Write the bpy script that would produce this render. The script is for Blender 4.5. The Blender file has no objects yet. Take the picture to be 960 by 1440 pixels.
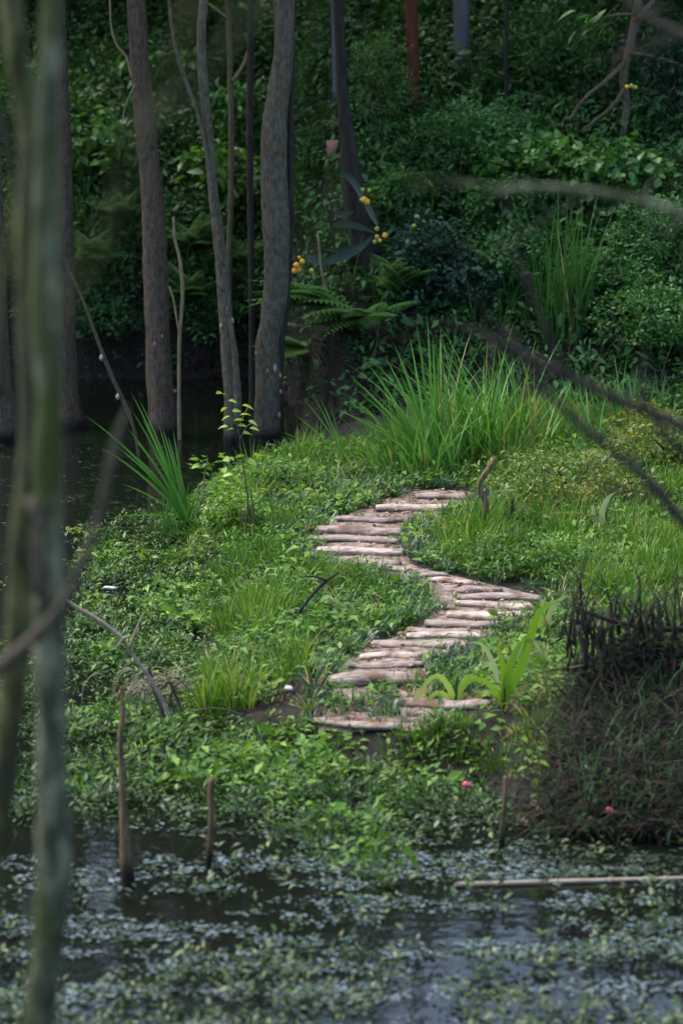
import bpy, math, random
import numpy as np
from mathutils import Vector

# ------------------------------------------------------------------ camera, sky, sun, exposure
S = bpy.context.scene
COL = S.collection
rng = np.random.default_rng(11)
random.seed(11)
FP = 3600.0
PITCH = math.radians(11.0)
CAM = np.array([0.0, 0.0, 7.2])
cam_d = bpy.data.cameras.new("camera")
cam = bpy.data.objects.new("camera", cam_d)
COL.objects.link(cam)
cam.location = CAM
cam.rotation_euler = (math.pi / 2 - PITCH, 0, 0)
cam_d.sensor_fit = 'VERTICAL'
cam_d.sensor_height = 36
cam_d.sensor_width = 24
cam_d.lens = FP / 1440 * 36
cam_d.clip_end = 2000
cam_d.clip_start = 0.1
cam_d.dof.use_dof = True
cam_d.dof.focus_distance = 33.5
cam_d.dof.aperture_fstop = 1.15
S.camera = cam

W = bpy.data.worlds.new("World")
S.world = W
W.use_nodes = True
wn = W.node_tree
wn.nodes.clear()
sky = wn.nodes.new("ShaderNodeTexSky")
sky.sky_type = 'NISHITA'
sky.sun_disc = False
SUN_EL, SUN_AZ = math.radians(60), math.radians(-62)      # azimuth from +Y, clockwise: high on the left
sky.sun_elevation = SUN_EL
sky.sun_rotation = SUN_AZ
sky.air_density = 1.0
sky.dust_density = 2.5
bg = wn.nodes.new("ShaderNodeBackground")
bg.inputs[1].default_value = 0.15
wo = wn.nodes.new("ShaderNodeOutputWorld")
wn.links.new(sky.outputs[0], bg.inputs[0])
wn.links.new(bg.outputs[0], wo.inputs[0])

sun_d = bpy.data.lights.new("sun", 'SUN')
sun_d.energy = 1.4
sun_d.angle = math.radians(35)
sun_d.color = (1.0, 0.93, 0.8)
sun = bpy.data.objects.new("sun", sun_d)
COL.objects.link(sun)
sd = Vector((math.sin(SUN_AZ) * math.cos(SUN_EL), math.cos(SUN_AZ) * math.cos(SUN_EL), math.sin(SUN_EL)))
sun.rotation_euler = (-sd).to_track_quat('-Z', 'Y').to_euler()

S.view_settings.view_transform = 'Standard'
S.view_settings.look = 'None'
S.view_settings.exposure = 1.32
S.view_settings.gamma = 1.0
S.render.engine = 'CYCLES'
S.cycles.max_bounces = 6
S.cycles.diffuse_bounces = 3
S.cycles.glossy_bounces = 3
S.cycles.transmission_bounces = 3
S.cycles.transparent_max_bounces = 4
S.cycles.use_denoising = True

# ------------------------------------------------------------------ pixel <-> place
FWD = np.array([0, math.cos(PITCH), -math.sin(PITCH)])
UP = np.array([0, math.sin(PITCH), math.cos(PITCH)])
RT = np.array([1.0, 0, 0])


def ray(px, py):
    return FWD + RT * ((px - 480) / FP) + UP * ((720 - py) / FP)


def at_z(px, py, z=0.0):
    d = ray(px, py)
    return CAM + d * ((z - CAM[2]) / d[2])


def at_y(px, py, y):
    d = ray(px, py)
    return CAM + d * (y / d[1])


def proj(p):
    q = np.asarray(p, float) - CAM
    f = q @ FWD
    return 480 + FP * (q @ RT) / f, 720 - FP * (q @ UP) / f


# ------------------------------------------------------------------ numpy noise
def _h(i, j, k):
    n = (i * 374761393 + j * 668265263 + k * 2147483647 * 3) & 0xffffffff
    n = ((n ^ (n >> 13)) * 1274126177) & 0xffffffff
    return ((n ^ (n >> 16)) & 0xffff) / 65535.0


def vnoise(x, y, z=0.0, s=1.0):
    x = np.asarray(x, float) * s; y = np.asarray(y, float) * s; z = np.asarray(z, float) * s + np.zeros_like(x)
    xi, yi, zi = (np.floor(a).astype(np.int64) for a in (x, y, z))
    fx, fy, fz = x - xi, y - yi, z - zi
    fx, fy, fz = (t * t * (3 - 2 * t) for t in (fx, fy, fz))
    r = 0
    for a in (0, 1):
        for b in (0, 1):
            for c in (0, 1):
                r = r + _h(xi + a, yi + b, zi + c) * (fx if a else 1 - fx) * (fy if b else 1 - fy) * (fz if c else 1 - fz)
    return r


def fbm(x, y, z=0.0, s=1.0, o=3):
    r, a, t = 0, 0.5, 0
    for i in range(o):
        r = r + a * vnoise(x, y, np.asarray(z) + i * 7.3, s); t += a
        a *= .5; s *= 2.1
    return r / t


# ------------------------------------------------------------------ materials
def new_mat(name):
    m = bpy.data.materials.new(name)
    m.use_nodes = True
    nt = m.node_tree
    nt.nodes.clear()
    o = nt.nodes.new("ShaderNodeOutputMaterial")
    b = nt.nodes.new("ShaderNodeBsdfPrincipled")
    nt.links.new(b.outputs[0], o.inputs[0])
    return m, nt, b, o


def ramp(nt, stops):
    r = nt.nodes.new("ShaderNodeValToRGB")
    el = r.color_ramp.elements
    while len(el) < len(stops):
        el.new(0.5)
    for e, (p, c) in zip(el, stops):
        e.position = p
        e.color = (*c, 1)
    return r


def leaf_mat(name, stops, rough=0.45, transl=0.25, spec=0.5):
    m, nt, b, o = new_mat(name)
    at = nt.nodes.new("ShaderNodeAttribute"); at.attribute_name = "v"
    r = ramp(nt, stops)
    nt.links.new(at.outputs["Fac"], r.inputs[0])
    nt.links.new(r.outputs[0], b.inputs["Base Color"])
    b.inputs["Roughness"].default_value = rough
    b.inputs["Specular IOR Level"].default_value = spec
    if transl:
        t = nt.nodes.new("ShaderNodeBsdfTranslucent")
        g = nt.nodes.new("ShaderNodeMix"); g.data_type = 'RGBA'; g.blend_type = 'MULTIPLY'
        g.inputs[0].default_value = 1
        g.inputs[7].default_value = (1.1, 1.25, 0.6, 1)
        nt.links.new(r.outputs[0], g.inputs[6])
        nt.links.new(g.outputs[2], t.inputs[0])
        x = nt.nodes.new("ShaderNodeMixShader"); x.inputs[0].default_value = transl
        nt.links.new(b.outputs[0], x.inputs[1]); nt.links.new(t.outputs[0], x.inputs[2])
        nt.links.new(x.outputs[0], o.inputs[0])
    return m


def rough_mat(name, stops, scale=6, stretch=(1, 1, 1), rough=0.85, bump=0.4, detail=6, coord="Object", spec=0.3, bdist=0.02, blotch=None, wet=None):
    m, nt, b, o = new_mat(name)
    tc = nt.nodes.new("ShaderNodeTexCoord")
    mp = nt.nodes.new("ShaderNodeMapping"); mp.inputs[3].default_value = stretch
    nt.links.new(tc.outputs[coord], mp.inputs[0])
    n = nt.nodes.new("ShaderNodeTexNoise"); n.inputs["Scale"].default_value = scale
    n.inputs["Detail"].default_value = detail; n.inputs["Roughness"].default_value = 0.65
    nt.links.new(mp.outputs[0], n.inputs[0])
    r = ramp(nt, stops)
    nt.links.new(n.outputs[0], r.inputs[0])
    colour = r.outputs[0]
    if blotch:
        bc, bs, lo, hi = blotch
        n2 = nt.nodes.new("ShaderNodeTexNoise"); n2.inputs["Scale"].default_value = bs; n2.inputs["Detail"].default_value = 4
        nt.links.new(tc.outputs[coord], n2.inputs[0])
        r2 = ramp(nt, [(lo, (0, 0, 0)), (hi, (1, 1, 1))])
        nt.links.new(n2.outputs[0], r2.inputs[0])
        mx = nt.nodes.new("ShaderNodeMix"); mx.data_type = 'RGBA'
        nt.links.new(r2.outputs[0], mx.inputs[0]); nt.links.new(colour, mx.inputs[6]); mx.inputs[7].default_value = (*bc, 1)
        colour = mx.outputs[2]
    if wet:                                   # wet band at the waterline: the bark is soaked dark there
        ge = nt.nodes.new("ShaderNodeNewGeometry"); sx = nt.nodes.new("ShaderNodeSeparateXYZ"); nt.links.new(ge.outputs[0], sx.inputs[0])
        ad = nt.nodes.new("ShaderNodeMath"); ad.operation = 'MULTIPLY_ADD'; nt.links.new(n.outputs[0], ad.inputs[0]); ad.inputs[1].default_value = -.35; nt.links.new(sx.outputs[2], ad.inputs[2])
        r3 = nt.nodes.new("ShaderNodeMapRange"); r3.inputs[1].default_value = -.08; r3.inputs[2].default_value = .12
        nt.links.new(ad.outputs[0], r3.inputs[0])
        m3 = nt.nodes.new("ShaderNodeMix"); m3.data_type = 'RGBA'; nt.links.new(r3.outputs[0], m3.inputs[0]); m3.inputs[6].default_value = (.006, .005, .005, 1)
        nt.links.new(colour, m3.inputs[7]); colour = m3.outputs[2]
    nt.links.new(colour, b.inputs["Base Color"])
    b.inputs["Roughness"].default_value = rough
    b.inputs["Specular IOR Level"].default_value = spec
    bp = nt.nodes.new("ShaderNodeBump"); bp.inputs[0].default_value = bump; bp.inputs[1].default_value = bdist
    nt.links.new(n.outputs[0], bp.inputs["Height"]); nt.links.new(bp.outputs[0], b.inputs["Normal"])
    return m


M = {}
M['soil'] = rough_mat("soil", [(0.3, (0.006, 0.005, 0.004)), (0.5, (0.013, 0.0105, 0.008)), (0.7, (0.028, 0.022, 0.016))], 5, bump=.8, bdist=.06)
M['path'] = rough_mat("path_earth", [(0.3, (0.06, 0.042, 0.034)), (0.48, (0.19, 0.14, 0.115)), (0.7, (0.42, 0.33, 0.28))], 9, bump=.8, bdist=.03)
M['log'] = rough_mat("weathered_wood", [(0.3, (0.1440, 0.1032, 0.0830)), (0.46, (0.4230, 0.3354, 0.2822)), (0.66, (0.6660, 0.5590, 0.4814))], 5, (0.9, 7, 7), bump=.6, bdist=.015,
                     blotch=((0.17, 0.10, 0.065), 5, 0.5, 0.68))
M['log_grey'] = rough_mat("grey_wood", [(0.3, (0.0968, 0.0706, 0.0624)), (0.48, (0.2904, 0.2283, 0.2000)), (0.68, (0.4840, 0.3901, 0.3400))], 5, (0.9, 7, 7), bump=.6, bdist=.015,
                          blotch=((0.15, 0.09, 0.06), 4, 0.48, 0.66))
M['bark'] = rough_mat("bark", [(0.3, (0.0359, 0.0300, 0.0208)), (0.5, (0.1018, 0.0855, 0.0579)), (0.72, (0.2096, 0.1802, 0.1215))], 7, (3.5, 3.5, 1.0), bump=1, bdist=.06,
                      blotch=((0.14, 0.15, 0.115), 9, 0.45, 0.75), wet=1)
M['bark_brown'] = rough_mat("brown_bark", [(0.3, (0.0367, 0.0264, 0.0184)), (0.5, (0.1010, 0.0731, 0.0494)), (0.72, (0.1988, 0.1462, 0.1014))], 7, (3.5, 3.5, 1.0), bump=1, bdist=.06,
                            blotch=((0.135, 0.115, 0.09), 10, 0.48, 0.75), wet=1)
M['bark_dark'] = rough_mat("dark_bark", [(0.3, (0.0112, 0.0095, 0.0084)), (0.7, (0.0465, 0.0399, 0.0336))], 6, (3, 3, 0.5), bump=1)
M['bark_pale'] = rough_mat("pale_stem", [(0.3, (0.1100, 0.0867, 0.0510)), (0.7, (0.3080, 0.2550, 0.1615))], 9, (3, 3, 0.6), bump=.5)
M['bark_olive'] = rough_mat("olive_stem", [(0.3, (0.05, 0.045, 0.022)), (0.7, (0.15, 0.13, 0.07))], 9, (3, 3, 0.6), bump=.5)
M['moss_bark'] = rough_mat("mossy_bark", [(0.36, (0.0253, 0.0330, 0.0164)), (0.5, (0.0805, 0.0946, 0.0541)), (0.62, (0.2300, 0.2475, 0.1558))], 8, (2, 2, 0.7), bump=.6,
                           blotch=((0.05, 0.07, 0.014), 2.1, 0.45, 0.62))
M['moss_bark2'] = rough_mat("green_moss_bark", [(0.36, (0.0198, 0.0252, 0.0064)), (0.5, (0.0605, 0.0693, 0.0192)), (0.64, (0.1430, 0.1470, 0.0600))], 8, (2, 2, 0.7), bump=.6,
                            blotch=((0.05, 0.052, 0.03), 2.1, 0.5, 0.62))
M['twig'] = rough_mat("twig", [(0.3, (0.0348, 0.0289, 0.0200)), (0.7, (0.1217, 0.1037, 0.0702))], 20, bump=.4)
M['twig_dark'] = rough_mat("dark_twig", [(0.3, (0.0130, 0.0114, 0.0092)), (0.7, (0.0512, 0.0427, 0.0344))], 12, bump=.4)
M['twig_pale'] = rough_mat("pale_twig", [(0.3, (0.17, 0.13, 0.09)), (0.7, (0.42, 0.35, 0.26))], 14, bump=.4)
M['stake'] = rough_mat("stake_wood", [(0.36, (0.0375, 0.0250, 0.0148)), (0.64, (0.2567, 0.1845, 0.0998))], 8, (4, 4, .5), bump=.8, wet=1)
M['bamboo'] = rough_mat("old_bamboo", [(0.3, (0.25, 0.20, 0.15)), (0.7, (0.48, 0.41, 0.33))], 8, (.5, 4, 4), bump=.3)
M['rust'] = rough_mat("rust", [(0.3, (0.06, 0.02, 0.012)), (0.55, (0.13, 0.042, 0.022)), (0.75, (0.19, 0.07, 0.035))], 4, (2, 2, .4), rough=.75, bump=.4)
M['steel'] = rough_mat("grey_steel", [(0.3, (0.06, 0.07, 0.095)), (0.7, (0.11, 0.125, 0.16))], 4, (3, 3, .3), rough=.45, bump=.1, spec=.5)
M['clay'] = rough_mat("terracotta", [(0.3, (0.2, 0.10, 0.07)), (0.7, (0.30, 0.165, 0.12))], 9, rough=.8, bump=.2)
M['pink'] = rough_mat("egg_pink", [(0.3, (0.30, 0.09, 0.085)), (0.7, (0.48, 0.20, 0.18))], 60, rough=.6, bump=.8, bdist=.005)
M['pinkpale'] = rough_mat("egg_pale", [(0.3, (0.32, 0.2, 0.19)), (0.7, (0.5, 0.38, 0.36))], 60, rough=.6, bump=.8, bdist=.005)
M['bud'] = rough_mat('bud_pink', [(0.3, (0.50, 0.07, 0.13)), (0.7, (0.66, 0.16, 0.24))], 30, rough=.5, bump=.2)
M['white'] = rough_mat("foam_white", [(0.3, (0.5, 0.52, 0.55)), (0.7, (0.8, 0.8, 0.82))], 20, rough=.4, bump=.3)
M['yellow'] = rough_mat("yellow_fruit", [(0.3, (0.75, 0.33, 0.02)), (0.7, (0.85, 0.52, 0.05))], 12, rough=.4, bump=.05, spec=.5)
M['greenfruit'] = rough_mat("green_fruit", [(0.3, (0.22, 0.30, 0.05)), (0.7, (0.40, 0.42, 0.08))], 12, rough=.4, bump=.05, spec=.5)

M['mat_leaf'] = leaf_mat("primrose_leaf", [(0.0, (0.0168, 0.0444, 0.0082)), (0.4, (0.0463, 0.1155, 0.0176)), (0.75, (0.1011, 0.2132, 0.0295)), (1.0, (0.1854, 0.2399, 0.0530))], .42, .25, .4)
M['float_leaf'] = leaf_mat("floating_leaf", [(0.0, (0.025, 0.045, 0.026)), (0.5, (0.06, 0.09, 0.055)), (1.0, (0.13, 0.16, 0.11))], .2, .08, .75)
M['pond_leaf'] = leaf_mat("pond_leaf", [(0.0, (0.018, 0.04, 0.014)), (0.5, (0.045, 0.09, 0.026)), (0.85, (0.09, 0.16, 0.045)), (1.0, (0.18, 0.2, 0.07))], .4, .15, .4)
M['herb_leaf'] = leaf_mat("herb_leaf", [(0.0, (0.0216, 0.0611, 0.0102)), (0.4, (0.0690, 0.1630, 0.0218)), (0.75, (0.1478, 0.2956, 0.0351)), (1.0, (0.2661, 0.4078, 0.0512))], .5, .28, .35)
M['grass'] = leaf_mat("grass_blade", [(0.0, (0.0320, 0.0835, 0.0101)), (0.4, (0.0694, 0.1619, 0.0177)), (0.8, (0.1440, 0.2819, 0.0316)), (1.0, (0.4267, 0.4177, 0.0884))], .5, .3, .35)
M['lily'] = leaf_mat("lilyturf", [(0.0, (0.0244, 0.0624, 0.0285)), (0.5, (0.0549, 0.1248, 0.0522)), (1.0, (0.1464, 0.2184, 0.1140))], .32, .15, .6)
M['reed'] = leaf_mat("reed_blade", [(0.0, (0.0280, 0.0935, 0.0180)), (0.5, (0.0800, 0.2200, 0.0360)), (0.9, (0.1700, 0.3960, 0.0720)), (1.0, (0.3500, 0.3300, 0.1080))], .5, .3, .35)
M['corn'] = leaf_mat("corn_leaf", [(0.0, (0.1250, 0.3000, 0.0225)), (0.5, (0.2750, 0.4500, 0.0338)), (1.0, (0.5000, 0.6000, 0.1800))], .4, .3)
M['corn_pale'] = leaf_mat("pale_corn_leaf", [(0.0, (0.3000, 0.3960, 0.1728)), (0.5, (0.4320, 0.5040, 0.2592)), (1.0, (0.6000, 0.6000, 0.3564))], .4, .3)
M['straw'] = leaf_mat("dry_leaf", [(0.0, (0.30, 0.22, 0.08)), (0.5, (0.50, 0.38, 0.12)), (1.0, (0.62, 0.52, 0.28))], .6, .25)
M['litter'] = leaf_mat("leaf_litter", [(0.0, (0.06, 0.03, 0.015)), (0.5, (0.18, 0.10, 0.055)), (1.0, (0.42, 0.27, 0.17))], .7, .05)
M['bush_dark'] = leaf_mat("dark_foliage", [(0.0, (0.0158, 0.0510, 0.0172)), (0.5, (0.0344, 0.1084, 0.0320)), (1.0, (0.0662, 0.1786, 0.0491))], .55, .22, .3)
M['bush_mid'] = leaf_mat("mid_foliage", [(0.0, (0.0244, 0.0791, 0.0233)), (0.5, (0.0510, 0.1579, 0.0408)), (1.0, (0.1033, 0.2551, 0.0642))], .55, .25, .3)
M['bush_light'] = leaf_mat("light_foliage", [(0.0, (0.03, 0.10, 0.022)), (0.5, (0.065, 0.19, 0.035)), (1.0, (0.13, 0.29, 0.06))], .42, .3)
M['bush_blue'] = leaf_mat("bluish_foliage", [(0.0, (0.0123, 0.0396, 0.0246)), (0.5, (0.0229, 0.0748, 0.0440)), (1.0, (0.0528, 0.1232, 0.0792))], .55, .15, .3)
M['bush_yellow'] = leaf_mat("yellow_green_foliage", [(0.0, (0.05, 0.12, 0.02)), (0.45, (0.12, 0.20, 0.03)), (0.75, (0.26, 0.26, 0.04)), (1.0, (0.40, 0.20, 0.05))], .42, .3)
M['lime_bright'] = leaf_mat('lime_bright_leaf', [(0.0, (0.16, 0.32, 0.03)), (0.5, (0.28, 0.46, 0.05)), (1.0, (0.45, 0.56, 0.1))], .38, .4)
M['lime'] = leaf_mat("lime_leaf", [(0.0, (0.08, 0.19, 0.025)), (0.5, (0.15, 0.29, 0.035)), (1.0, (0.28, 0.38, 0.06))], .38, .35)
M['fern'] = leaf_mat("fern_frond", [(0.0, (0.0253, 0.0862, 0.0165)), (0.5, (0.0575, 0.1610, 0.0275)), (1.0, (0.1150, 0.2530, 0.0440))], .6, .25, .2)
M['strap'] = leaf_mat("strap_leaf", [(0.0, (0.035, 0.06, 0.05)), (0.5, (0.06, 0.10, 0.085)), (1.0, (0.11, 0.16, 0.14))], .35, .1)
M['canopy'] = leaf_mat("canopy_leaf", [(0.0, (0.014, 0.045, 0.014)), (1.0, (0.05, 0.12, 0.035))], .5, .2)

for k_ in ('float_leaf', 'mat_leaf', 'pond_leaf'):
    b_ = next(q for q in M[k_].node_tree.nodes if q.type == 'BSDF_PRINCIPLED')
    b_.inputs["Coat Weight"].default_value = 1.0 if k_ == 'float_leaf' else 0
    b_.inputs["Coat IOR"].default_value = 2.0 if k_ == 'float_leaf' else 1.5
    b_.inputs["Coat Roughness"].default_value = {'float_leaf': .1, 'mat_leaf': .25, 'pond_leaf': .4}[k_]
# water: dark, still, slightly rippled
m, nt, b, o = new_mat("pond_water")
b.inputs["Base Color"].default_value = (0.007, 0.009, 0.006, 1)
b.inputs["Roughness"].default_value = 0.035
b.inputs["IOR"].default_value = 1.33
tc = nt.nodes.new("ShaderNodeTexCoord")
mp = nt.nodes.new("ShaderNodeMapping"); mp.inputs[3].default_value = (1.0, 1.6, 1)
n = nt.nodes.new("ShaderNodeTexNoise"); n.inputs["Scale"].default_value = 3.2; n.inputs["Detail"].default_value = 3
bp = nt.nodes.new("ShaderNodeBump"); bp.inputs[0].default_value = 0.16; bp.inputs[1].default_value = 0.02
nt.links.new(tc.outputs["Object"], mp.inputs[0]); nt.links.new(mp.outputs[0], n.inputs[0])
nt.links.new(n.outputs[0], bp.inputs["Height"]); nt.links.new(bp.outputs[0], b.inputs["Normal"])
M['water'] = m


# ------------------------------------------------------------------ object helpers
def tag(o, label=None, cat=None, group=None, kind=None):
    if label: o['label'] = label
    if cat: o['category'] = cat
    if group: o['group'] = group
    if kind: o['kind'] = kind
    return o


def mesh(name, V, F, mat, parent=None, v=None, smooth=True, origin=None):
    """V (N,3) world positions, F (M,k) or list of such arrays -> one mesh object."""
    V = np.asarray(V, np.float64)
    Fs = F if isinstance(F, list) and np.ndim(F[0]) == 2 else [F]
    Fs = [np.asarray(f, np.int32) for f in Fs if len(f)]
    me = bpy.data.meshes.new(name)
    if origin is None:
        origin = (0, 0, 0)
    base = np.array(parent['_o']) if (parent is not None and '_o' in parent) else np.array(origin, float)
    me.vertices.add(len(V))
    me.vertices.foreach_set("co", (V - base).astype(np.float32).ravel())
    nl = sum(f.size for f in Fs); npoly = sum(len(f) for f in Fs)
    me.loops.add(nl); me.polygons.add(npoly)
    me.loops.foreach_set("vertex_index", np.concatenate([f.ravel() for f in Fs]))
    tot = np.concatenate([np.full(len(f), f.shape[1], np.int32) for f in Fs])
    start = np.concatenate([[0], np.cumsum(tot)[:-1]]).astype(np.int32)
    me.polygons.foreach_set("loop_start", start)
    me.update(calc_edges=True)
    if smooth:
        me.polygons.foreach_set("use_smooth", np.ones(npoly, bool))
    if v is not None:
        a = me.attributes.new("v", 'FLOAT', 'POINT')
        a.data.foreach_set("value", np.clip(v, 0, 1).astype(np.float32))
    me.materials.append(mat)
    o = bpy.data.objects.new(name, me)
    COL.objects.link(o)
    if parent is not None:
        o.parent = parent
    else:
        o.location = base
    o['_o'] = [float(c) for c in base]
    return o


def thing(name, loc, label, cat, group=None):
    o = bpy.data.objects.new(name, None)
    COL.objects.link(o)
    o.location = loc
    o.empty_display_size = .1
    o['_o'] = [float(c) for c in loc]
    return tag(o, label, cat, group)


def smooth_path(pts, rad, step):
    """Catmull-Rom through pts with radii, resampled about every step."""
    P = np.asarray(pts, float); R = np.asarray(rad, float) * np.ones(len(P))
    if len(P) < 3:
        n = max(2, int(np.linalg.norm(P[-1] - P[0]) / step) + 1)
        t = np.linspace(0, 1, n)[:, None]
        return P[0] * (1 - t) + P[-1] * t, R[0] * (1 - t[:, 0]) + R[-1] * t[:, 0]
    Q = np.vstack([2 * P[0] - P[1], P, 2 * P[-1] - P[-2]])
    out, ro = [], []
    for i in range(len(P) - 1):
        p0, p1, p2, p3 = Q[i:i + 4]
        n = max(1, int(np.linalg.norm(p2 - p1) / step))
        for k in range(n):
            t = k / n
            out.append(.5 * (2 * p1 + (p2 - p0) * t + (2 * p0 - 5 * p1 + 4 * p2 - p3) * t * t + (3 * p1 - p0 - 3 * p2 + p3) * t ** 3))
            ro.append(R[i] * (1 - t) + R[i + 1] * t)
    out.append(P[-1]); ro.append(R[-1])
    return np.array(out), np.array(ro)


def tube_geo(pts, rad, seg=6, step=.1, rough=0.0, ridges=0, seed=0, flat=1.0, nscale=3.0, lump=0.0):
    C, R = smooth_path(pts, rad, step)
    T = np.gradient(C, axis=0)
    T /= np.linalg.norm(T, axis=1)[:, None] + 1e-9
    ref = np.array([0, 1.0, 0]) if abs(T[:, 1]).mean() < .7 else np.array([1.0, 0, 0])
    A = np.cross(T, ref); A /= np.linalg.norm(A, axis=1)[:, None] + 1e-9
    B = np.cross(T, A)
    th = np.linspace(0, 2 * math.pi, seg, endpoint=False)
    r = R[:, None] * np.ones(seg)[None]
    if rough or ridges:
        cz = C @ np.array([.3, .5, 1.0])
        ct, st = np.cos(th)[None] * np.ones_like(r), np.sin(th)[None] * np.ones_like(r)
        L = np.concatenate([[0], np.cumsum(np.linalg.norm(np.diff(C, axis=0), axis=1))])[:, None] * np.ones_like(r)
        q = 2.2
        r = r * (1 + rough * (fbm(ct * q + seed, st * q + seed * 1.7, L * nscale, 1.0, 3) - .5) * 2)
        if ridges:
            ph = vnoise(L[:, 0] * 1.2 + seed, L[:, 0] * 0 + 3.3, 0)[:, None] * 3
            r = r * (1 + .035 * np.sin(th[None] * ridges + ph * 2 + 3 * vnoise(ct * 2 + seed, st * 2, L * 1.5)))
        if lump:
            r = r * (1 + lump * (vnoise(L * 1.3 + seed * 3.1, ct * .8, st * .8) - .5) * 2)
    V = C[:, None] + r[..., None] * (np.cos(th)[None, :, None] * A[:, None] + flat * np.sin(th)[None, :, None] * B[:, None])
    n = len(C)
    V = V.reshape(-1, 3)
    i = np.arange(n - 1)[:, None] * seg; j = np.arange(seg)[None]; k = (j + 1) % seg
    F = np.stack([i + j, i + k, i + seg + k, i + seg + j], -1).reshape(-1, 4)
    V = np.vstack([V, C[:1], C[-1:]])
    a = n * seg
    caps = np.array([[a, (q + 1) % seg, q] for q in range(seg)] + [[a + 1, (n - 1) * seg + q, (n - 1) * seg + (q + 1) % seg] for q in range(seg)])
    return V, F, caps


def tube(name, pts, rad, mat, parent=None, **kw):
    V, F, c = tube_geo(pts, rad, **kw)
    return mesh(name, V, [F, c], mat, parent, origin=np.asarray(pts[0], float))


class Soup:
    def __init__(s): s.V, s.T, s.Q, s.A, s.n = [], [], [], [], 0
    def add(s, V, F, a=0.5):
        V = np.asarray(V, float); F = np.asarray(F)
        s.V.append(V); (s.T if F.shape[1] == 3 else s.Q).append(F + s.n)
        s.A.append(np.zeros(len(V)) + a); s.n += len(V)
    def tube(s, pts, rad, seg=3, step=.15, a=.5, **kw):
        V, F, c = tube_geo(pts, rad, seg=seg, step=step, **kw)
        s.Q.append(F + s.n); s.T.append(c + s.n); s.V.append(V); s.A.append(np.zeros(len(V)) + a); s.n += len(V)
    def arrays(s):
        F = []
        if s.T: F.append(np.vstack(s.T))
        if s.Q: F.append(np.vstack(s.Q))
        return np.vstack(s.V), F, np.concatenate(s.A)
    def build(s, name, mat, parent=None, smooth=True, **kw):
        V, F, A = s.arrays()
        return mesh(name, V, F, mat, parent, v=A, smooth=smooth, **kw)


# ------------------------------------------------------------------ leaves, blades, sprigs
def leaf_geo(L, Wd, fold=.25, droop=.2, two=False):
    if two:
        V = [(0, 0, 0)]
        for t, w in ((.3, .9), (.68, .75)):
            z = -droop * L * t * t
            V += [(-Wd * w / 2, L * t, z + fold * Wd * w / 2), (0, L * t, z), (Wd * w / 2, L * t, z + fold * Wd * w / 2)]
        V.append((0, L, -droop * L))
        F = [(0, 2, 1), (0, 3, 2), (1, 2, 5), (1, 5, 4), (2, 3, 6), (2, 6, 5), (4, 5, 7), (5, 6, 7)]
    else:
        V = [(0, 0, 0), (-Wd / 2, L * .5, fold * Wd / 2 - droop * L * .2), (0, L * .5, -droop * L * .2), (Wd / 2, L * .5, fold * Wd / 2 - droop * L * .2), (0, L, -droop * L)]
        F = [(0, 2, 1), (0, 3, 2), (1, 2, 4), (2, 3, 4)]
    return np.array(V, float), np.array(F)


def orient(V, yaw, pitch, roll=0.0):
    """leaf pointing +Y, raised by pitch, turned by yaw."""
    cr, sr = math.cos(roll), math.sin(roll)
    V = V @ np.array([[cr, 0, -sr], [0, 1, 0], [sr, 0, cr]])
    c, s = math.cos(pitch), math.sin(pitch)
    V = np.stack([V[:, 0], V[:, 1] * c - V[:, 2] * s, V[:, 1] * s + V[:, 2] * c], 1)
    c, s = math.cos(yaw), math.sin(yaw)
    return np.stack([V[:, 0] * c - V[:, 1] * s, V[:, 0] * s + V[:, 1] * c, V[:, 2]], 1)


def blade_geo(L, Wd, lean, bend, yaw, nseg=4, x0=0, y0=0, z0=0, taper=1.0):
    """arching strip: starts at angle lean from vertical, bends over by bend."""
    t = np.linspace(0, 1, nseg + 1)
    ang = lean + bend * t ** 1.4
    dl = L / nseg
    h = np.concatenate([[0], np.cumsum(np.sin(ang[:-1]) * dl)]); z = np.concatenate([[0], np.cumsum(np.cos(ang[:-1]) * dl)])
    w = Wd / 2 * np.clip(np.minimum(1, .55 + 2.2 * t) * (1 - t ** 2.2) ** taper, 0, 1)
    V = []
    for i in range(nseg):
        V += [(h[i], -w[i], z[i]), (h[i], w[i], z[i])]
    V.append((h[-1], 0, z[-1]))
    V = np.array(V)
    F = []
    for i in range(nseg - 1):
        a = 2 * i
        F += [(a, a + 1, a + 3), (a, a + 3, a + 2)]
    a = 2 * (nseg - 1)
    F.append((a, a + 1, a + 2))
    c, s = math.cos(yaw), math.sin(yaw)
    V = np.stack([V[:, 0] * c - V[:, 1] * s + x0, V[:, 0] * s + V[:, 1] * c + y0, V[:, 2] + z0], 1)
    return V, np.array(F)


def T_sprig(n, L, Wd, rad, hgt, el=(0, .9), two=False, var=.35, fold=.3, droop=.25, roll=.35):
    s = Soup()
    for i in range(n):
        l = L * rng.uniform(.6, 1.15)
        V, F = leaf_geo(l, Wd * l / L * rng.uniform(.85, 1.15), fold, droop * rng.uniform(0, 1.6), two)
        a = rng.uniform(0, 2 * math.pi); r = rad * math.sqrt(rng.uniform())
        yaw = a + rng.normal(0, .6)
        V = orient(V, yaw, rng.uniform(*el), rng.normal(0, roll))
        s.add(V + (-math.sin(a) * r, math.cos(a) * r, hgt * rng.uniform(.05, 1)), F, rng.uniform(-var, var))
    return s.arrays()


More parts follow.
